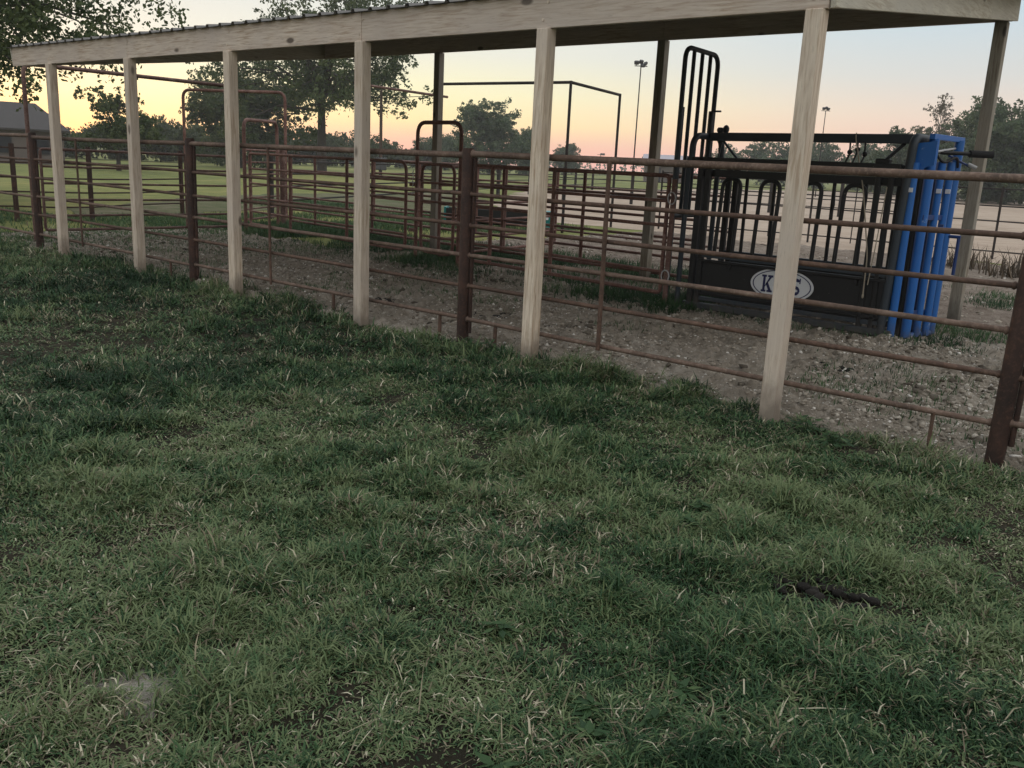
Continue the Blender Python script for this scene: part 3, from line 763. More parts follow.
T('hose', [(-.56, 4.5, 2.30), (-.50, 4.45, 2.10), (-.40, 4.6, 2.18), (-.30, 4.7, 2.02), (-.2, 4.85, 2.12), (-.22, 5.0, 2.0)], .016, 'black', 8, hgo, .08)
T('handle', [(-.36, 4.73, 2.15), (-.10, 4.95, 2.15)], .022, 'black', 8, hgo)
T('grip', [(-.10, 4.95, 2.15), (.10, 5.12, 2.15)], .042, 'rubber', 10, hgo)
T('foot_plate', [(-.38, 4.52, .03), (-.28, 5.16, .03)], .04, 'blue', 8, hgo)
b = MB(); b.box((-.2, 4.62, 1.34), (.06, .03, .03)); b.tube([(-.12, 5.15, 1.2), (-.12, 5.15, .75)], .02, 8); b.tube([(-.3, 5.15, 1.2), (-.1, 5.15, 1.2)], .02, 8); b.build('side_lever', 'blue_dark', hgo)
b = MB(); b.beam((-.38, 4.47, 1.42), (-.27, 4.98, 1.42), .05, .06); b.beam((-.38, 4.47, .30), (-.28, 5.16, .30), .04, .07); b.build('bracket', 'blue_dark', hgo)
for (x, y, z) in ((-.49, 4.28, 1.72), (-.30, 4.69, 1.72), (-.25, 4.87, 1.72)):
    b = MB(); b.box((x, y, z), (.055, .012, .05), None, .002); b.build('sticker', 'white_mark', hgo)
# rope
b = MB(); b.tube(fillet([(-1.33, 4.70, 2.345), (-1.30, 4.60, 2.30), (-1.02, 4.30, 1.7), (-.84, 4.22, .95), (-.83, 4.22, .5)], .1), .008, 6)
b.ball((-.83, 4.22, .48), .014, .014, .03)
tag(b.build('rope', 'rope'), 'thin pale rope hanging down the side of the black chute', 'rope')
b = MB(); b.tube([(-.735, 4.24, 1.74), (-.76, 4.2, 1.0), (-.78, 4.18, .62)], .006, 6)
tag(b.build('cord', 'rope'), 'short thin cord hanging near the head gate corner of the chute', 'rope')

# ================================================================== feed trough
tr = thing('feed_trough', 'long low black feed trough with teal ends behind the inner pen', 'trough', (-13.6, 12.9, 0))
A = np.array([-15.2, 12.0]); B = np.array([-12.75, 13.75]); d = (B - A) / np.linalg.norm(B - A); nn = np.array([-d[1], d[0]])
prof = [(-.30, .52), (-.24, .52), (-.20, .24), (-.1, .17), (.1, .17), (.20, .24), (.24, .52), (.30, .52), (.25, .16), (.12, .10), (-.12, .10), (-.25, .16)]
L = np.linalg.norm(B - A)
fnp = lambda x, y, s: (A[0] + d[0] * s + nn[0] * x, A[1] + d[1] * s + nn[1] * x, y)
b = MB(); npf = len(prof)
vs = [fnp(x, y, 0) for x, y in prof] + [fnp(x, y, L) for x, y in prof]
b._add(vs, [(i, (i + 1) % npf, npf + (i + 1) % npf, npf + i) for i in range(npf)]); b.build('body', 'poly_black', tr)
for s0, s1 in ((-.05, .0), (L - .30, L)):
    b = MB(); b.prism([(-.34, .55), (-.28, .10), (.28, .10), (.34, .55)], s0, s1 + .005, fnp); b.build('end_panel', 'teal', tr)
b = MB(); b.box(fnp(-.318, .38, L - .2), (.1, .1, .1), Matrix.Rotation(math.atan2(d[1], d[0]), 3, 'Z') @ Matrix.Diagonal((1, .12, 1)), .0); b.build('label', 'white_mark', tr)
for s0 in (.3, L - .3):
    for sd in (-1, 1):
        b = MB(); b.tube([fnp(sd * .3, .54, s0), fnp(sd * .26, .1, s0), fnp(sd * .34, -.05, s0)], .025, 8); b.build('leg', 'rust', tr)

# ================================================================== light poles and utility pole
def light_pole(loc, h, label, heads, s=1.0):
    t = thing('light_pole', label, 'light pole', (loc[0], loc[1], 0), 'light poles round the arena')
    x, y = loc
    b = MB(); b.tube([(x, y, -.3), (x, y, h * .5), (x, y, h)], [.11 * s, .09 * s, .07 * s], 10); b.build('pole', 'dark_pipe', t)
    b = MB(); b.beam((x - .66 * s, y - .5 * s, h), (x + .66 * s, y + .5 * s, h), .09 * s, .1 * s); b.build('crossarm', 'dark_pipe', t)
    for (ox, oz, rz, tl) in heads:
        rot = Matrix.Rotation(rz, 3, 'Z') @ Matrix.Rotation(tl, 3, 'X')
        b = MB(); b.box((x + ox * .62 * s, y + ox * .47 * s, h + oz * s), (.62 * s, .34 * s, .5 * s), rot, .08 * s)
        b.tube([(x + ox * .62 * s, y + ox * .47 * s, h), (x + ox * .62 * s, y + ox * .47 * s, h + oz * s)], .04 * s, 6)
        b.build('floodlight', 'lamp', t)
    return t
light_pole((-30.8, 45.6), 8.3, 'tall steel pole with a cluster of floodlights left of the chute', [(-.75, .40, .4, .6), (0, .52, 1.4, .5), (.7, .32, 2.6, .6), (.3, .1, 3.6, .5)], .5)
light_pole((-32.7, 81.6), 8.1, 'tall floodlight pole standing just right of the nearest shed post', [(-.5, .42, .4, .6), (.1, .55, 1.4, .5), (.6, .35, 2.6, .6)], .5)
light_pole((-140, 198.7), 5.2, 'small far light pole on the horizon under the pink sky', [(.9, .1, .3, .2), (.2, .1, 1.3, .2)], 1.1)
up_ = thing('utility_pole', 'brown wooden utility pole with a box beside the oak crown', 'utility pole', (-60.7, 50, 0))
b = MB(); b.tube([(-60.7, 50, -.3), (-60.7, 50, 7.8)], [.16, .12], 10); b.build('pole', 'utility_wood', up_)
b = MB(); b.box((-60.45, 49.75, 1.2), (.9, .8, 1.1), None, .06); b.build('meter_box', 'lamp', up_)

# ================================================================== buildings and vehicles far off
def rotz(A): return Matrix.Rotation(A, 3, 'Z')
def house(name, label, cat, c, ang, w, d_, hw, hr, hipw, wallm, roofm, wins):
    t = thing(name, label, cat, (c[0], c[1], 0))
    R_ = rotz(ang); X = lambda x, y, z: tuple(np.array((c[0], c[1], 0)) + np.array(R_ @ Vector((x, y, z))))
    b = MB(); b.box(X(0, 0, hw / 2 - .1), (w, d_, hw + .2), R_); b.build('wall', wallm, t)
    e = .5; zz = hw; w2, d2 = w / 2 + e, d_ / 2 + e
    vs = [X(-w2, -d2, zz), X(w2, -d2, zz), X(w2, d2, zz), X(-w2, d2, zz), X(-w2 + hipw, 0, hr), X(w2 - hipw, 0, hr),
          X(-w2, -d2, zz + .15), X(w2, -d2, zz + .15), X(w2, d2, zz + .15), X(-w2, d2, zz + .15)]
    b = MB(); b._add(vs, [(3, 2, 1, 0), (0, 1, 7, 6), (1, 2, 8, 7), (2, 3, 9, 8), (3, 0, 6, 9), (6, 7, 5, 4), (7, 8, 5), (8, 9, 4, 5), (9, 6, 4)])
    b.build('roof', roofm, t)
    for (x, z, ww, hh, dr) in wins:
        b = MB(); b.box(X(x, -d_ / 2 - .02, z), (ww + .16, .06, hh + .16), R_); f_ = b.build('door' if dr else 'window', 'shingle', t)
        b = MB(); b.box(X(x, -d_ / 2 - .06, z), (ww, .03, hh), R_); b.build('pane', 'house_glass', f_)
    return t, X
ha = math.atan2(.36, -.93) - math.pi / 2
h1, HX = house('house', 'dim brick house with a steep hipped roof at the left edge of the field', 'house', (-79, 22.6), ha, 13, 9, 2.5, 4.75, 2.2, 'house_wall', 'shingle', [(-3.6, 1.45, 1.2, 1.3, 0), (-.6, 1.1, 1.0, 2.1, 1), (2.0, 1.45, 1.6, 1.3, 0), (4.8, 1.45, 1.2, 1.3, 0)])
b = MB(); b.box(HX(-3.4, .6, 4.7), (.8, .8, 1.2), rotz(ha), .02); b.build('chimney', 'house_wall', h1)
sa = math.atan2(.83, -.55) - math.pi / 2
house('metal_barn', 'small far barn with a pale lilac metal roof left of the chute tailgate', 'barn', (-75, 124.0), sa, 7, 6, 2.6, 4.3, .2, 'house_wall', 'lilac_roof', [(-1.6, 1.1, 1.2, 2.1, 1), (1.5, 1.5, 1.0, .9, 0)])
def vehicle(name, label, cat, c, ang, L, prof_b, prof_c, mat, wheels, W=1.8):
    t = thing(name, label, cat, (c[0], c[1], 0)); R_ = rotz(ang)
    F_ = lambda x, z, d: tuple(np.array((c[0], c[1], 0)) + np.array(R_ @ Vector((x, d, z))))
    b = MB(); b.prism(prof_b, -W / 2, W / 2, F_); b.build('body', mat, t)
    if prof_c:
        b = MB(); b.prism(prof_c, -W / 2 + .08, W / 2 - .08, F_); b.build('cabin', 'house_glass', t)
        top = [(x, z) for x, z in prof_c]; zt = max(z for x, z in top); xa = [x for x, z in top if z > zt - .02]
        b = MB(); b.prism([(min(xa) - .1, zt - .02), (max(xa) + .1, zt - .02), (max(xa), zt + .07), (min(xa), zt + .07)], -W / 2 + .1, W / 2 - .1, F_); b.build('roof', mat, t)
    for x in wheels:
        for s_ in (-1, 1):
            b = MB(); A_ = F_(x, .33, s_ * (W / 2 - .1)); B_ = F_(x, .33, s_ * (W / 2 + .02)); b.tube([A_, B_], .33, 16); wh = b.build('wheel', 'rubber', t)
            b = MB(); b.tube([F_(x, .33, s_ * (W / 2 + .02)), F_(x, .33, s_ * (W / 2 + .04))], .19, 12); b.build('rim', 'silver', wh)
    return t
va = math.atan2(.98, -.22) - math.pi / 2
vehicle('parked_car', 'white car parked far across the sand below the right hand trees', 'car', (-39.9, 188.9), va, 4.6,
        [(-2.3, .35), (2.3, .35), (2.32, .75), (1.2, .92), (-1.9, .95), (-2.3, .85)], [(-1.8, .93), (1.0, .91), (.35, 1.42), (-1.3, 1.45)], 'car_white', (-1.4, 1.4))
vehicle('stock_trailer', 'pale stock trailer parked far behind the blue head gate', 'trailer', (-54.0, 196.0), va, 6,
        [(-3, .45), (3, .45), (3.4, .6), (3.0, 1.0), (3.0, 2.3), (-3, 2.3)], None, 'car_white', (-.9, .0))

# ================================================================== trees
def leaf_cloud(centers, radii, n, size, seed, flat_=.8, tintamp=.5):
    g = np.random.default_rng(seed)
    centers = np.array(centers); radii = np.array(radii)
    w = radii ** 2; w = w / w.sum()
    ci = g.choice(len(centers), n, p=w)
    dv = g.normal(size=(n, 3)); dv /= np.linalg.norm(dv, axis=1)[:, None]
    rr = g.random(n) ** .45
    NS = 16
    sd_ = g.normal(size=(len(centers), NS, 3)); sd_ /= np.linalg.norm(sd_, axis=2)[..., None]
    sub = centers[:, None] + sd_ * (radii[:, None] * g.uniform(.35, 1.08, (len(centers), NS)))[..., None] * np.array([1, 1, flat_])
    sr = radii[:, None] * g.uniform(.16, .42, (len(centers), NS))
    si = g.integers(0, NS, n)
    P = sub[ci, si] + dv * (sr[ci, si] * rr)[:, None] * np.array([1, 1, .75])
    tilt = g.normal(size=(n, 3)); tilt /= np.linalg.norm(tilt, axis=1)[:, None]
    o = g.normal(size=(n, 3)); u = np.cross(tilt, o); u /= np.linalg.norm(u, axis=1)[:, None]; w_ = np.cross(tilt, u)
    s = size * g.uniform(.55, 1.35, n)[:, None]
    V = np.stack([P - u * s, P - w_ * s * .55 + u * s * .1, P + u * s, P + w_ * s * .55 + u * s * .1], 1).reshape(-1, 3)
    F = np.arange(4 * n).reshape(n, 4)
    ct = g.random(len(centers))[ci]
    tint = np.clip(.5 + tintamp * (ct - .5) + g.normal(0, .16, n), 0, 1)
    return V, F, np.repeat(tint, 4)
def tree(name, label, loc, h, w, n, size, seed, leafm, barkm='bark', low=.25, tr=.3, nl=9, cl=1.0, gap=.5, group=None, lean=(0, 0), droop=0.0, skirt=0):
    g = random.Random(seed)
    t = thing(name, label, 'tree' if name != 'shrub' else 'shrub', (loc[0], loc[1], 0), group)
    b = MB(); th = h * low
    top = (lean[0] * .5, lean[1] * .5, th)
    b.tube([(0, 0, -.3), (lean[0] * .2, lean[1] * .2, th * .5), top, (lean[0], lean[1], h * .72)], [tr * 1.25, tr, tr * .85, tr * .25], 9)
    cs = []; rs = []
    for i in range(nl):
        A = 2 * math.pi * (i * .382 + g.uniform(-.06, .06)); el = g.uniform(.0, 1.0)
        z0 = th + (h * .55 - th) * g.uniform(0, 1)
        rad = w / 2 * g.uniform(.62, 1.0) * math.sqrt(max(.12, 1 - (el * .95) ** 2))
        z1 = min(h * .96, z0 * .6 + (h * .97 - z0 * .6) * (.18 + .78 * el)) - droop * (1 - el) * h
        s0 = (lean[0] * .7, lean[1] * .7, z0)
        e1 = (lean[0] + rad * math.cos(A), lean[1] + rad * math.sin(A), z1)
        md = tuple(s0[k] * .5 + e1[k] * .5 + (0, 0, .06 * h)[k] for k in range(3))
        b.tube([s0, md, e1], [tr * .45, tr * .27, tr * .08], 6)
        R0 = w * .5 * .36 * cl
        cs.append(e1); rs.append(R0 * g.uniform(.7, 1.15))
        for k in range(5):
            fr = g.uniform(.35, .95); q = [s0[j] + (e1[j] - s0[j]) * fr for j in range(3)]
            q = (q[0] + g.gauss(0, .14 * w), q[1] + g.gauss(0, .14 * w), max(th * .7, q[2] + g.gauss(0, .08 * h)))
            mid_ = tuple(s0[j] + (e1[j] - s0[j]) * fr * .7 for j in range(3))
            b.tube([mid_, q], [tr * .16, tr * .05], 5)
            cs.append(q); rs.append(R0 * g.uniform(.4, .85))
    b2 = MB(); b2.v = b.v; b2.f = b.f; b2.sm = b.sm
    me_off = MB(); me_off.v = [(x + loc[0], y + loc[1], z) for x, y, z in b.v]; me_off.f = b.f; me_off.sm = b.sm
    me_off.build('trunk', barkm, t)
    rs = [q * (.55 + .45 * gap) for q in rs]
    for i in range(skirt):
        A = g.uniform(0, 6.28); q = g.uniform(.05, .40) * w; rr_ = g.uniform(.14, .22) * min(w, h * 1.2)
        cs.append((q * math.cos(A), q * math.sin(A), rr_ * .4 + g.uniform(.0, .42 if name != 'shrub' else .25) * h)); rs.append(rr_)
    V, F, ti = leaf_cloud(cs, rs, n, size, seed)
    V[:, 2] = np.maximum(V[:, 2], .05)
    np_mesh('crown', V, F, leafm, ti, t)
    return t
oak = tree('oak_tree', 'big open crowned oak with a dark trunk in the middle of the field', (-68.0, 49.1), 17.5, 21, 28000, .16, 5, 'oak', low=.30, tr=.42, nl=17, gap=.46, droop=.12)
tree('oak_tree', 'dense dark oak with a low crown left of the big open oak', (-84.8, 51.5), 10.2, 13, 30000, .18, 8, 'oak', low=.12, tr=.4, nl=13, gap=.85, droop=.06, skirt=8)
tree('shade_tree', 'near leafy tree whose boughs overhang the left corner of the shed', (-26.2, 1.0), 11.2, 15.0, 105000, .07, 21, 'oak', low=.36, tr=.26, nl=20, gap=.72, droop=.0)
tree('field_tree', 'small dark ragged tree between the first two shed posts', (-61.5, 25.9), 5.9, 5.6, 10000, .11, 31, 'oak', low=.12, tr=.16, nl=10, gap=.85)
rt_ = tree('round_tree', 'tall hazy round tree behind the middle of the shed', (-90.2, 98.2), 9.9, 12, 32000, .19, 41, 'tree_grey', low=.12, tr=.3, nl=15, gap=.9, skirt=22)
FG = 'trees along the far field edge'
rt_['group'] = FG
def rep(src, loc, label, rot, sc): return dup(src, (loc[0], loc[1], 0), label, rot, sc)
rep(rt_, (-92.3, 109.5), 'smaller tree close to the right of the hazy round tree', 1.2, (.5, .5, .72))
rep(rt_, (-117.5, 153.3), 'lone little tree between the fifth shed post and the square frame', 2.0, (.56, .56, .62))
rep(rt_, (-111.6, 105.4), 'low tree seen through the walk through frame, left of the round tree', 3.1, (.55, .55, .52))
rep(rt_, (-116.2, 115), 'tree behind the right leg of the walk through frame', 4.2, (.62, .62, .62))
sb = tree('shrub', 'hedge bush below the house roof at far left', (-106.3, 43.4), 3.4, 8, 9000, .17, 51, 'hedge', low=.06, tr=.1, nl=9, cl=1.0, gap=.9, skirt=16, group='bushes of the far hedge')
def at_px_dir(px, dd):
    return None
hed = [((-104.0, 47.6), 0.9, (1.0, 1.0, 1.25), 'hedge bush right of the small dark tree'), ((-102.2, 51.7), 2.1, (1.0, 1, 1.30), 'hedge bush left of the widest pipe arch'),
       ((-105.3, 56.4), 3.3, (1, 1, 1.45), 'hedge bush under the left leg of the widest pipe arch'), ((-112, 66), 4.0, (1.2, 1.2, 1.3), 'hedge bush under the dense dark oak'),
       ((-117.2, 83.5), 5.1, (1.25, 1.25, 1.55), 'hedge bush left of the big oak trunk'), ((-115.0, 86.6), .4, (1.1, 1.1, 1.4), 'hedge bush just behind the big oak trunk'), ((-112.9, 91.0), 1.4, (1.2, 1.2, 1.5), 'hedge bush right of the big oak trunk'),
       ((-117.4, 99.2), 2.6, (1.2, 1.2, 1.3), 'hedge bush behind the utility pole'), ((-121.8, 109.1), 3.9, (.9, .9, 1.05), 'low hedge bush right of the utility pole'),
       ((-115.5, 76.0), 3.0, (1.2, 1.2, 1.5), 'hedge bush beneath the small pipe arch'), ((-107.5, 38), 1.9, (1.1, 1.1, 1.1), 'hedge bush close behind the house')]
for loc, ro, sc, lb in hed: rep(sb, loc, lb, ro, sc)
# right-hand trees
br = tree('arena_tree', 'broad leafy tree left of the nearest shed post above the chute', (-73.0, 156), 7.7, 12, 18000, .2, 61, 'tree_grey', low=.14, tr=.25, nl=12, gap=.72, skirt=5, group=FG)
rep(br, (-66.5, 158.2), 'leafy tree directly behind the nearest shed post', 1.0, (.9, .9, 1.0))
rep(br, (-85.1, 163), 'leafy tree behind the raised tailgate', 2.3, (.8, .8, .85))
rep(br, (-60.5, 151.7), 'leafy tree just right of the nearest shed post', 3.0, (.75, .75, 1.0))
rep(rt_, (-49.1, 144.8), 'compact round tree above the right end of the chute', 5.2, (.56, .56, .72))
rep(br, (-55.5, 157.5), 'thin tree behind the hanging levers of the chute', 4.4, (.55, .55, .95))
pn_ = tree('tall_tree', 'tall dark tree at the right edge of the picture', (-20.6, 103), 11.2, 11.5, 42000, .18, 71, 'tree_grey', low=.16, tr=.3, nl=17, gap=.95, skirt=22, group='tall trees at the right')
rep(pn_, (-35.0, 118.1), 'tall tree with a broken top behind the blue head gate', 1.4, (.85, .85, .78))
rep(pn_, (-25.6, 112), 'tall dark tree behind the far right back post', 2.4, (.95, .95, .92))
rep(pn_, (-13.5, 106.8), 'tall tree just past the right edge of the tall dark tree', 3.9, 1.05)
rep(pn_, (-8, 112.3), 'outermost tall tree on the right', 5.0, 1.1)
tree('bare_tree', 'pale thin leaved tree among the tall trees left of the back post', (-30.6, 114), 11.4, 6.5, 6000, .12, 81, 'tree_tan', 'pale_bark', low=.3, tr=.2, nl=12, gap=.7)
for i, (loc, sc, lb) in enumerate([((-38.2, 121), (1.1, 1.1, 1.7), 'undergrowth bush behind the blue head gate'), ((-31.5, 118), (1.1, 1.1, 1.9), 'undergrowth bush left of the back post'), ((-24.5, 112), (1.1, 1.1, 1.9), 'undergrowth bush right of the back post'),
                                  ((-17.5, 108), (1.1, 1.1, 1.9), 'undergrowth bush at the right picture edge'), ((-10, 108), (1.1, 1.1, 1.9), 'undergrowth bush beyond the right picture edge')]):
    rep(sb, loc, lb, 1.3 * i, sc)
# far wood along the horizon: one mass
C2 = CAMLOC[:2]; cs = []; rs = []
g = np.random.default_rng(5)
for i in range(150):
    A = math.radians(82 + 100 * i / 149 + g.uniform(-.2, .2)); dd = 430 + g.uniform(-25, 25)
    hh = g.uniform(3.0, 5.5) + (1.8 if A < math.radians(112) or A > math.radians(140) else 0)
    for k in range(2):
        cs.append((C2[0] + dd * math.cos(A), C2[1] + dd * math.sin(A), hh * (.35 + .4 * k))); rs.append(hh * .55)
V, F, ti = leaf_cloud(cs, [q * 1.35 for q in rs], 12000, .8, 9)
V[:, 2] = np.maximum(V[:, 2], 0)
kind(np_mesh('distant_treeline', V, F, 'tree_grey', ti), 'stuff')

# ================================================================== grass
def blades(P, length, width, tint, lay, seed, curl=.5, az_=None):
    """P (n,3) roots; three-triangle blades leaning in random directions"""
    g = np.random.default_rng(seed); n = len(P)
    if az_ is None: az_ = g.uniform(0, 2 * math.pi, n)
    d2 = np.stack([np.cos(az_), np.sin(az_), np.zeros(n)], -1)
    sd = np.stack([-np.sin(az_ + g.uniform(-.6, .6, n)), np.cos(az_), np.zeros(n)], -1)
    lean = np.clip(g.normal(lay, .22, n), .05, 1.4)          # angle from vertical of the lower half
    up_ = np.array([0, 0, 1.])
    h1 = (length * .5)[:, None] * (np.sin(lean)[:, None] * d2 + np.cos(lean)[:, None] * up_)
    l2 = lean + curl * g.uniform(.3, 1.3, n)
    h2 = (length * .5)[:, None] * (np.sin(l2)[:, None] * d2 + np.cos(l2)[:, None] * up_)
    w = width[:, None]
    V = np.stack([P - sd * w * .5, P + sd * w * .5, P + h1 - sd * w * .42, P + h1 + sd * w * .42, P + h1 + h2], 1)
    V = V.reshape(-1, 3)
    base = np.arange(n)[:, None] * 5
    F = np.concatenate([base + np.array([0, 1, 3]), base + np.array([0, 3, 2]), base + np.array([2, 3, 4])], 1).reshape(-1, 3)
    return V, F, np.repeat(np.clip(tint, 0, 1), 5)
HEAD = math.atan2(FW[1], FW[0])
def lawn_points(n, d0, d1, pw, spread, seed):
    g = np.random.default_rng(seed)
    u = g.random(n); k = pw + 1
    d = (d0 ** k + u * (d1 ** k - d0 ** k)) ** (1 / k)
    th = HEAD + g.uniform(-spread, spread, n)
    return CAMLOC[0] + d * np.cos(th), CAMLOC[1] + d * np.sin(th), d
# the lawn grows in tufts: roots round a tuft centre, blades leaning outwards, tint and height per tuft
NT_ = 27000
x1, y1, d1 = lawn_points(NT_, 1.5, 8, .45, math.radians(47), 1)
x2, y2, d2_ = lawn_points(NT_, 6, 24, .45, math.radians(46), 2)
TX = np.concatenate([x1, x2]); TY = np.concatenate([y1, y2]); TD = np.concatenate([d1, d2_])
k_ = (TY < .8) & (TX > -22.5); TX, TY, TD = TX[k_], TY[k_], TD[k_]
nt = len(TX)
t_r = (.022 + .0045 * TD) * rng.uniform(.6, 1.7, nt)
t_cl = np.clip((fbm(TX * 3.6 + 70, TY * 3.6 + 15, 3) - .30) / .40, 0, 1)
t_h = rng.uniform(.4, 1.35, nt) * (.30 + 1.35 * t_cl ** 1.3)
t_tint = rng.normal(0, .26, nt); t_az = rng.uniform(0, 2 * math.pi, nt); t_dead = rng.random(nt) < .13 + .35 * np.clip((fbm(TX * .9 + 21, TY * .9 + 33) - .52) * 6, 0, 1)
NB = 30
idx = np.repeat(np.arange(nt), NB)
rr = rng.normal(0, 1, (len(idx), 2)) * (t_r[idx] * .75)[:, None]
X = TX[idx] + rr[:, 0]; Y = TY[idx] + rr[:, 1]; D = TD[idx]
# plus a thin carpet between the tufts
x1, y1, d1 = lawn_points(45000, 1.5, 9, .45, math.radians(47), 11)
x2, y2, d2_ = lawn_points(35000, 7, 24, .4, math.radians(46), 12)
X = np.concatenate([X, x1, x2]); Y = np.concatenate([Y, y1, y2]); D = np.concatenate([D, d1, d2_])
nc = len(x1) + len(x2)
outw = np.concatenate([np.arctan2(rr[:, 1], rr[:, 0]), rng.uniform(0, 6.28, nc)])
rel = np.concatenate([np.clip(np.hypot(rr[:, 0], rr[:, 1]) / t_r[idx], 0, 1.5), np.full(nc, 1.2)])
bh = np.concatenate([t_h[idx], np.full(nc, .55)]); bt = np.concatenate([t_tint[idx], rng.normal(-.05, .1, nc)])
ba = np.concatenate([t_az[idx], rng.uniform(0, 6.28, nc)]); bd = np.concatenate([t_dead[idx], rng.random(nc) < .3])
edge = .20 + .12 * np.clip((-4 - X) / 6, 0, 1) + .6 * (fbm(X * .9 + 5, Y * 0 + 2) - .5) + .12 * (fbm(X * 5, Y * 5) - .5) + .14 * np.exp(-((X + 1.5) / .6) ** 2)
ok = (Y < edge) & (X > -22)
pat = fbm(X * .55 + 9, Y * .55 + 4); fine = fbm(X * 2.3, Y * 2.3 + 7)
worn = np.clip((fbm(X * .9 + 40, Y * .9 + 12) - .53) * 6, 0, 1)
u_ = (X - .03) * .76 + (Y + 5.1) * .65; v_ = -(X - .03) * .65 + (Y + 5.1) * .76
bare = .95 * np.exp(-((u_ / .30) ** 2 + (v_ / .20) ** 2)) + .55 * np.exp(-(((X - 1.0) / .25) ** 2 + ((Y + .25) / .2) ** 2))
bare = bare + 1.1 * np.exp(-(((X - 1.47) / .24) ** 2 + ((Y + 2.67) / .17) ** 2))
clump = np.clip((fbm(X * 3.6 + 70, Y * 3.6 + 15, 3) - .30) / .40, 0, 1)
ok &= rng.random(len(X)) < np.clip(1.0 - .85 * bare - .40 * worn - .50 * np.clip(1 - 2.2 * clump, 0, 1), .04, 1)
X, Y, D, pat, fine, worn, bare, outw, rel, bh, bt, ba, bd = [q[ok] for q in (X, Y, D, pat, fine, worn, bare, outw, rel, bh, bt, ba, bd)]
n = len(X)
edge_tall = np.exp(-((Y - .05) / .30) ** 2)
ln = (.058 + .035 * (fine - .3) + .0022 * D) * (.45 + .60 * bh) * rng.uniform(.55, 1.35, n) * (1 - .35 * worn) + .19 * edge_tall * np.clip(fine * 2 - .45, .1, 1) * rng.random(n)
wd = (.0042 + .00056 * D) * rng.uniform(.7, 1.35, n)
lay = .40 + .50 * rel + .3 * worn - .15 * edge_tall
ti = .29 + 1.25 * (pat - .5) + .95 * (fine - .5) + .25 * worn + bt + rng.normal(0, .15, n) + .10 * edge_tall + .10 * (rel - .5)
straw = rng.random(n) < .018 + .08 * worn + .38 * bd
ti = np.where(straw, np.where(rng.random(n) < .6, rng.uniform(.75, .84, n), rng.uniform(.84, 1.0, n)), np.minimum(ti, .72))
mixd = rng.random(n)
azb = np.where(mixd < .6, outw + rng.normal(0, .5, n), np.where(mixd < .85, ba + rng.normal(0, .6, n), rng.uniform(0, 6.28, n)))
Pz = lawn_z(X, Y) - .004 + rng.random(n) ** 1.3 * (.038 + .0016 * D) * bh * (1 - .5 * worn)
V, F, ti5 = blades(np.stack([X, Y, Pz], -1), ln, wd, ti, lay, 3, 1.05, azb)
kind(np_mesh('lawn_grass', V, F, 'grass', ti5), 'stuff')
print('lawn blades', n)
# longer straws lying about
x, y, d_ = lawn_points(1500, 1.8, 12, .3, math.radians(46), 5); s_ = (y < .0); x, y = x[s_], y[s_]; n = len(x)
V, F, ti5 = blades(np.stack([x, y, lawn_z(x, y) + .012], -1), rng.uniform(.10, .22, n), rng.uniform(.003, .0055, n), rng.uniform(.66, 1.0, n), np.full(n, 1.25), 6, .12)
kind(np_mesh('straw_litter', V, F, 'grass', ti5), 'stuff')
# strips and patches of longer grass in the pens
def patch(name, xs, ys, dens_n, l0, l1, w0, seed, tint0=.25, cond=None, zf=None, wide=1.0):
    g = np.random.default_rng(seed)
    X = g.uniform(*xs, dens_n); Y = g.uniform(*ys, dens_n)
    if cond is not None:
        k = cond(X, Y, g); X, Y = X[k], Y[k]
    n = len(X)
    Z = zf(X, Y) if zf else np.full(n, -.02)
    f_ = fbm(X * 1.5, Y * 1.5)
    V, F, t5 = blades(np.stack([X, Y, Z], -1), g.uniform(l0, l1, n) * (.5 + f_), w0 * g.uniform(.7, 1.3, n), np.clip(tint0 + .8 * (f_ - .5) + g.normal(0, .12, n), 0, 1), np.full(n, .45), seed + 1)
    return kind(np_mesh(name, V, F, 'grass', t5), 'stuff')
liney = lambda X: LA[1] + (LB[1] - LA[1]) * (X - LA[0]) / (LB[0] - LA[0])
patch('pen_grass', (-17, -3.0), (3.2, 8.4), 110000, .12, .24, .011, 21, .26, lambda X, Y, g: g.random(len(X)) < np.clip((fbm(X * .9, Y * .9) - .30) * 3, 0, 1) * np.where(Y < liney(X), np.exp(-((Y - liney(X) + .15) / .42) ** 2), np.clip(1.1 - .1 * (Y - liney(X)), .35, 1)))
patch('lane_grass', (-17, 5), (.2, 4.6), 60000, .04, .10, .008, 31, .36, lambda X, Y, g: g.random(len(X)) < np.clip((fbm(X * .7 + 30, Y * .9 + 3) - .55) * 4, 0, .7) + .55 * np.clip((-11.2 - X + .8 * (Y - 1)) / 1.5, 0, 1), lane_z)
patch('chute_grass', (-3.4, 3.5), (3.6, 11), 90000, .06, .17, .009, 41, .24, lambda X, Y, g: g.random(len(X)) < .8 * np.exp(-(((X + .05) / .35) ** 2 + ((Y - 4.75) / .28) ** 2)) + .5 * np.exp(-(((X + 1.9) / 1.3) ** 2 + ((Y - 4.1) / .13) ** 2)) + .5 * np.clip((fbm(X * .9, Y * .9) - .52) * 6, 0, 1) * (Y > 5.2))
patch('paddock_grass', (-27, -13), (-3, 16), 150000, .06, .15, .016, 51, .42, lambda X, Y, g: ((X < -14.7) | (Y > 8)) & (g.random(len(X)) < np.clip((fbm(X * .5, Y * .5) - .28) * 3, .08, 1)) & ~((X < -20.5) & (Y > 3.6) & (Y < 12)))
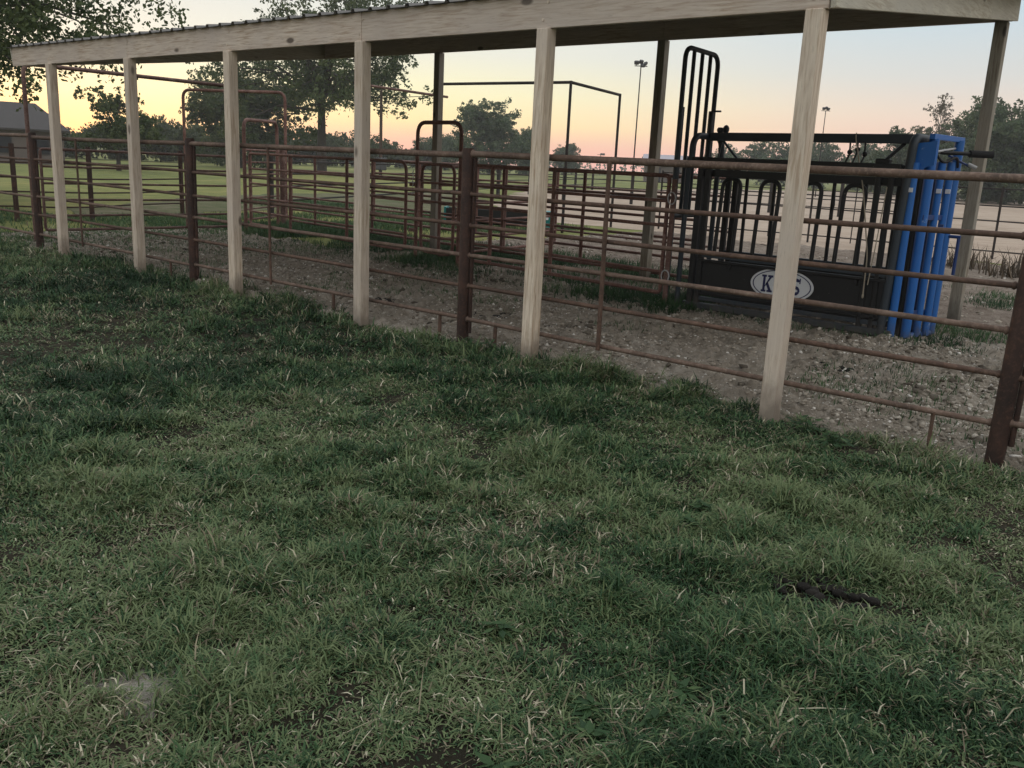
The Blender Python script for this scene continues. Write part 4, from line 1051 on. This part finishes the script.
# broadleaf weeds by the posts: each plant is its own object
wb = []
def weed_mesh(seed, n, r, h):
    g = np.random.default_rng(seed); V = []; F = []; T_ = []
    for i in range(n):
        A = g.uniform(0, 6.28); rr = g.uniform(.1, 1) * r; z = h * g.uniform(.25, 1) * (1 - .4 * rr / r); L = g.uniform(.03, .055); w = L * .55
        dx, dy = math.cos(A), math.sin(A); c = np.array([rr * dx, rr * dy, z]); dv = np.array([dx, dy, g.uniform(-.5, .3)]); sv = np.array([-dy, dx, g.uniform(-.2, .2)])
        o = len(V); V += [c - dv * L * .6, c + sv * w * .6, c + dv * L * .25 + sv * w * .5, c + dv * L, c + dv * L * .25 - sv * w * .5, c - sv * w * .6]
        F += [(o, o + 1, o + 2, o + 3), (o, o + 3, o + 4, o + 5)]; T_ += [g.uniform(.1, .9)] * 6
        V += [np.array([0, 0, 0.]), np.array([.004, 0, 0]), c - dv * L * .6, c - dv * L * .6 + np.array([.003, 0, 0])]; q = len(V) - 4
        F += [(q, q + 1, q + 3, q + 2)]; T_ += [.3] * 4
    return np.array(V), np.array(F), np.array(T_)
spots = [(-1.75, -.12, 'broadleaf weed at the foot of the fifth shed post', 1.1), (-2.9, .0, 'broadleaf weed between the middle rusty post and the fifth shed post', .9), (.35, -.12, 'broadleaf weed right of the nearest shed post', 1.0), (.62, -.30, 'low broadleaf weed in the bare patch near the fence stub', .8), (1.9, -.05, 'broadleaf weed at the foot of the rightmost rusty post', .8), (-5.9, .1, 'bushy weed along the fence between the third and fourth shed posts', 1.2), (-3.15, -.05, 'weed growing against the middle rusty fence post', .9)]
for i, (x, y, lb, sc) in enumerate(spots):
    V, F, t_ = weed_mesh(100 + i, 46, .16 * sc, .16 * sc)
    o = np_mesh('weed', V, F, 'weed', t_); o.location = (x, y, float(lawn_z(np.array([x]), np.array([y]))[0])); tag(o, lb, 'weed', 'weeds along the fence')
vs_ = []; fs_ = []; ts_ = []; no_ = 0
g = np.random.default_rng(77)
cx, cy, cd = lawn_points(480, 2, 14, .5, math.radians(45), 78)
k_ = (cy < -.05) & (fbm(cx * .8 + 3, cy * .8 + 50) > .46); cx, cy = cx[k_], cy[k_]
for i in range(len(cx)):
    V, F, t_ = weed_mesh(1000 + i, int(g.integers(8, 18)), .035 + .035 * g.random(), .03 + .02 * g.random())
    V = V * np.array([1, 1, 1.0]) + np.array([cx[i], cy[i], float(lawn_z(cx[i:i + 1], cy[i:i + 1])[0]) + .02])
    vs_.append(V); fs_.append(F + no_); ts_.append(t_); no_ += len(V)
kind(np_mesh('lawn_clover', np.concatenate(vs_), np.concatenate(fs_), 'weed', np.concatenate(ts_)), 'stuff')
# dry weeds by the arena fence
for i, (x, y, lb) in enumerate([(-2.6, 15.5, 'dry tall weed left of the right back post'), (-1.3, 14.6, 'dry tall weed right of the back post by the sand')]):
    g = np.random.default_rng(300 + i); n = 130
    P = np.stack([x + np.clip(g.normal(0, .3, n), -.6, .6), y + np.clip(g.normal(0, .3, n), -.6, .6), np.full(n, -.02)], -1)
    V, F, t5 = blades(P, g.uniform(.2, .75, n), np.full(n, .03), g.random(n), np.full(n, .35), 300 + i)
    tag(np_mesh('dry_weed', V - np.array([x, y, 0]), F, 'dry', t5), lb, 'weed', 'dry weeds by the sand').location = (x, y, 0)

# ================================================================== stones
ico = np.array([(0, 0, 1), (.894, 0, .447), (.276, .851, .447), (-.724, .526, .447), (-.724, -.526, .447), (.276, -.851, .447), (.724, .526, -.447), (-.276, .851, -.447), (-.894, 0, -.447), (-.276, -.851, -.447), (.724, -.526, -.447), (0, 0, -1)])
icf = np.array([(0, 1, 2), (0, 2, 3), (0, 3, 4), (0, 4, 5), (0, 5, 1), (1, 6, 2), (2, 7, 3), (3, 8, 4), (4, 9, 5), (5, 10, 1), (2, 6, 7), (3, 7, 8), (4, 8, 9), (5, 9, 10), (1, 10, 6), (11, 7, 6), (11, 8, 7), (11, 9, 8), (11, 10, 9), (11, 6, 10)])
def stones(name, n, xs, ys, smax, seed, zf, cond=None, mat='stone'):
    g = np.random.default_rng(seed)
    X = g.uniform(*xs, n); Y = g.uniform(*ys, n)
    k = g.random(n) < np.clip((fbm(X * 1.2 + 8, Y * 1.2) - .25) * 2.2, .1, 1)
    if cond is not None: k &= cond(X, Y)
    X, Y = X[k], Y[k]; n = len(X)
    s = .007 + smax * g.random(n) ** 3.2
    sc = s[:, None] * g.uniform(.6, 1.3, (n, 3)) * np.array([1, 1, .6])
    v = ico[None] * (1 + g.uniform(-.45, .45, (n, 12, 1))) * sc[:, None]
    A = g.uniform(0, 6.28, n); c, s2 = np.cos(A)[:, None], np.sin(A)[:, None]
    v = np.stack([v[..., 0] * c - v[..., 1] * s2, v[..., 0] * s2 + v[..., 1] * c, v[..., 2]], -1)
    v += np.stack([X, Y, zf(X, Y) + s * .15], -1)[:, None]
    F = (icf[None] + 12 * np.arange(n)[:, None, None]).reshape(-1, 3)
    t = np.repeat(np.clip(g.normal(.42, .24, n) + .25 * (s < .016), 0, 1), 12)
    return kind(np_mesh(name, v.reshape(-1, 3), F, mat, t), 'stuff')
MAT['clod'] = leaf_mat('dirt_clod', [(0, (.05, .04, .03)), (.5, (.10, .085, .066)), (1, (.17, .15, .12))], 0.0, .95)
MAT['stone'] = leaf_mat('lane_stone', [(0, (.14, .118, .09)), (.5, (.27, .236, .19)), (.8, (.42, .38, .32)), (1, (.64, .61, .56))], 0.0, .9)
stones('lane_gravel', 80000, (-16, 5), (.15, 4.9), .023, 61, lane_z)
stones('yard_gravel', 20000, (-12, 6), (5.2, 15), .032, 62, lambda X, Y: np.full_like(X, -.01))
stones('dirt_clods', 9000, (-16, 5), (.25, 4.8), .05, 63, lane_z, lambda X, Y: fbm(X * 1.6 + 44, Y * 1.6) > .55, 'clod')
# dung pats
def pat(x, y, r_, label, seed, zf):
    g = np.random.default_rng(seed); b = MB(); z = float(zf(np.array([x]), np.array([y]))[0]) + (.012 if zf is lawn_z else .004)
    for i in range(34):
        A = g.uniform(0, 6.28); q = math.sqrt(g.uniform(0, 1.3)) * r_
        b.ball((x + q * math.cos(A) * 1.15, y + q * math.sin(A), z + .006), r_ * g.uniform(.07, .24), r_ * g.uniform(.07, .24), r_ * g.uniform(.04, .12), 10)
    tag(b.build('dung_pat', 'dung'), label, 'dung', 'dung pats')
pat(-.43, 2.23, .20, 'dark dung pat on the gravel right of the nearest shed post', 1, lane_z)
pat(-4.3, 1.65, .22, 'dark dung pat on the gravel near the middle rusty post', 2, lane_z)
pat(-5.84, 1.18, .18, 'dark dung pat on the gravel near the fourth shed post', 3, lane_z)
pat(1.47, -2.67, .19, 'dark dung pat lying in the lawn at lower right', 4, lawn_z)
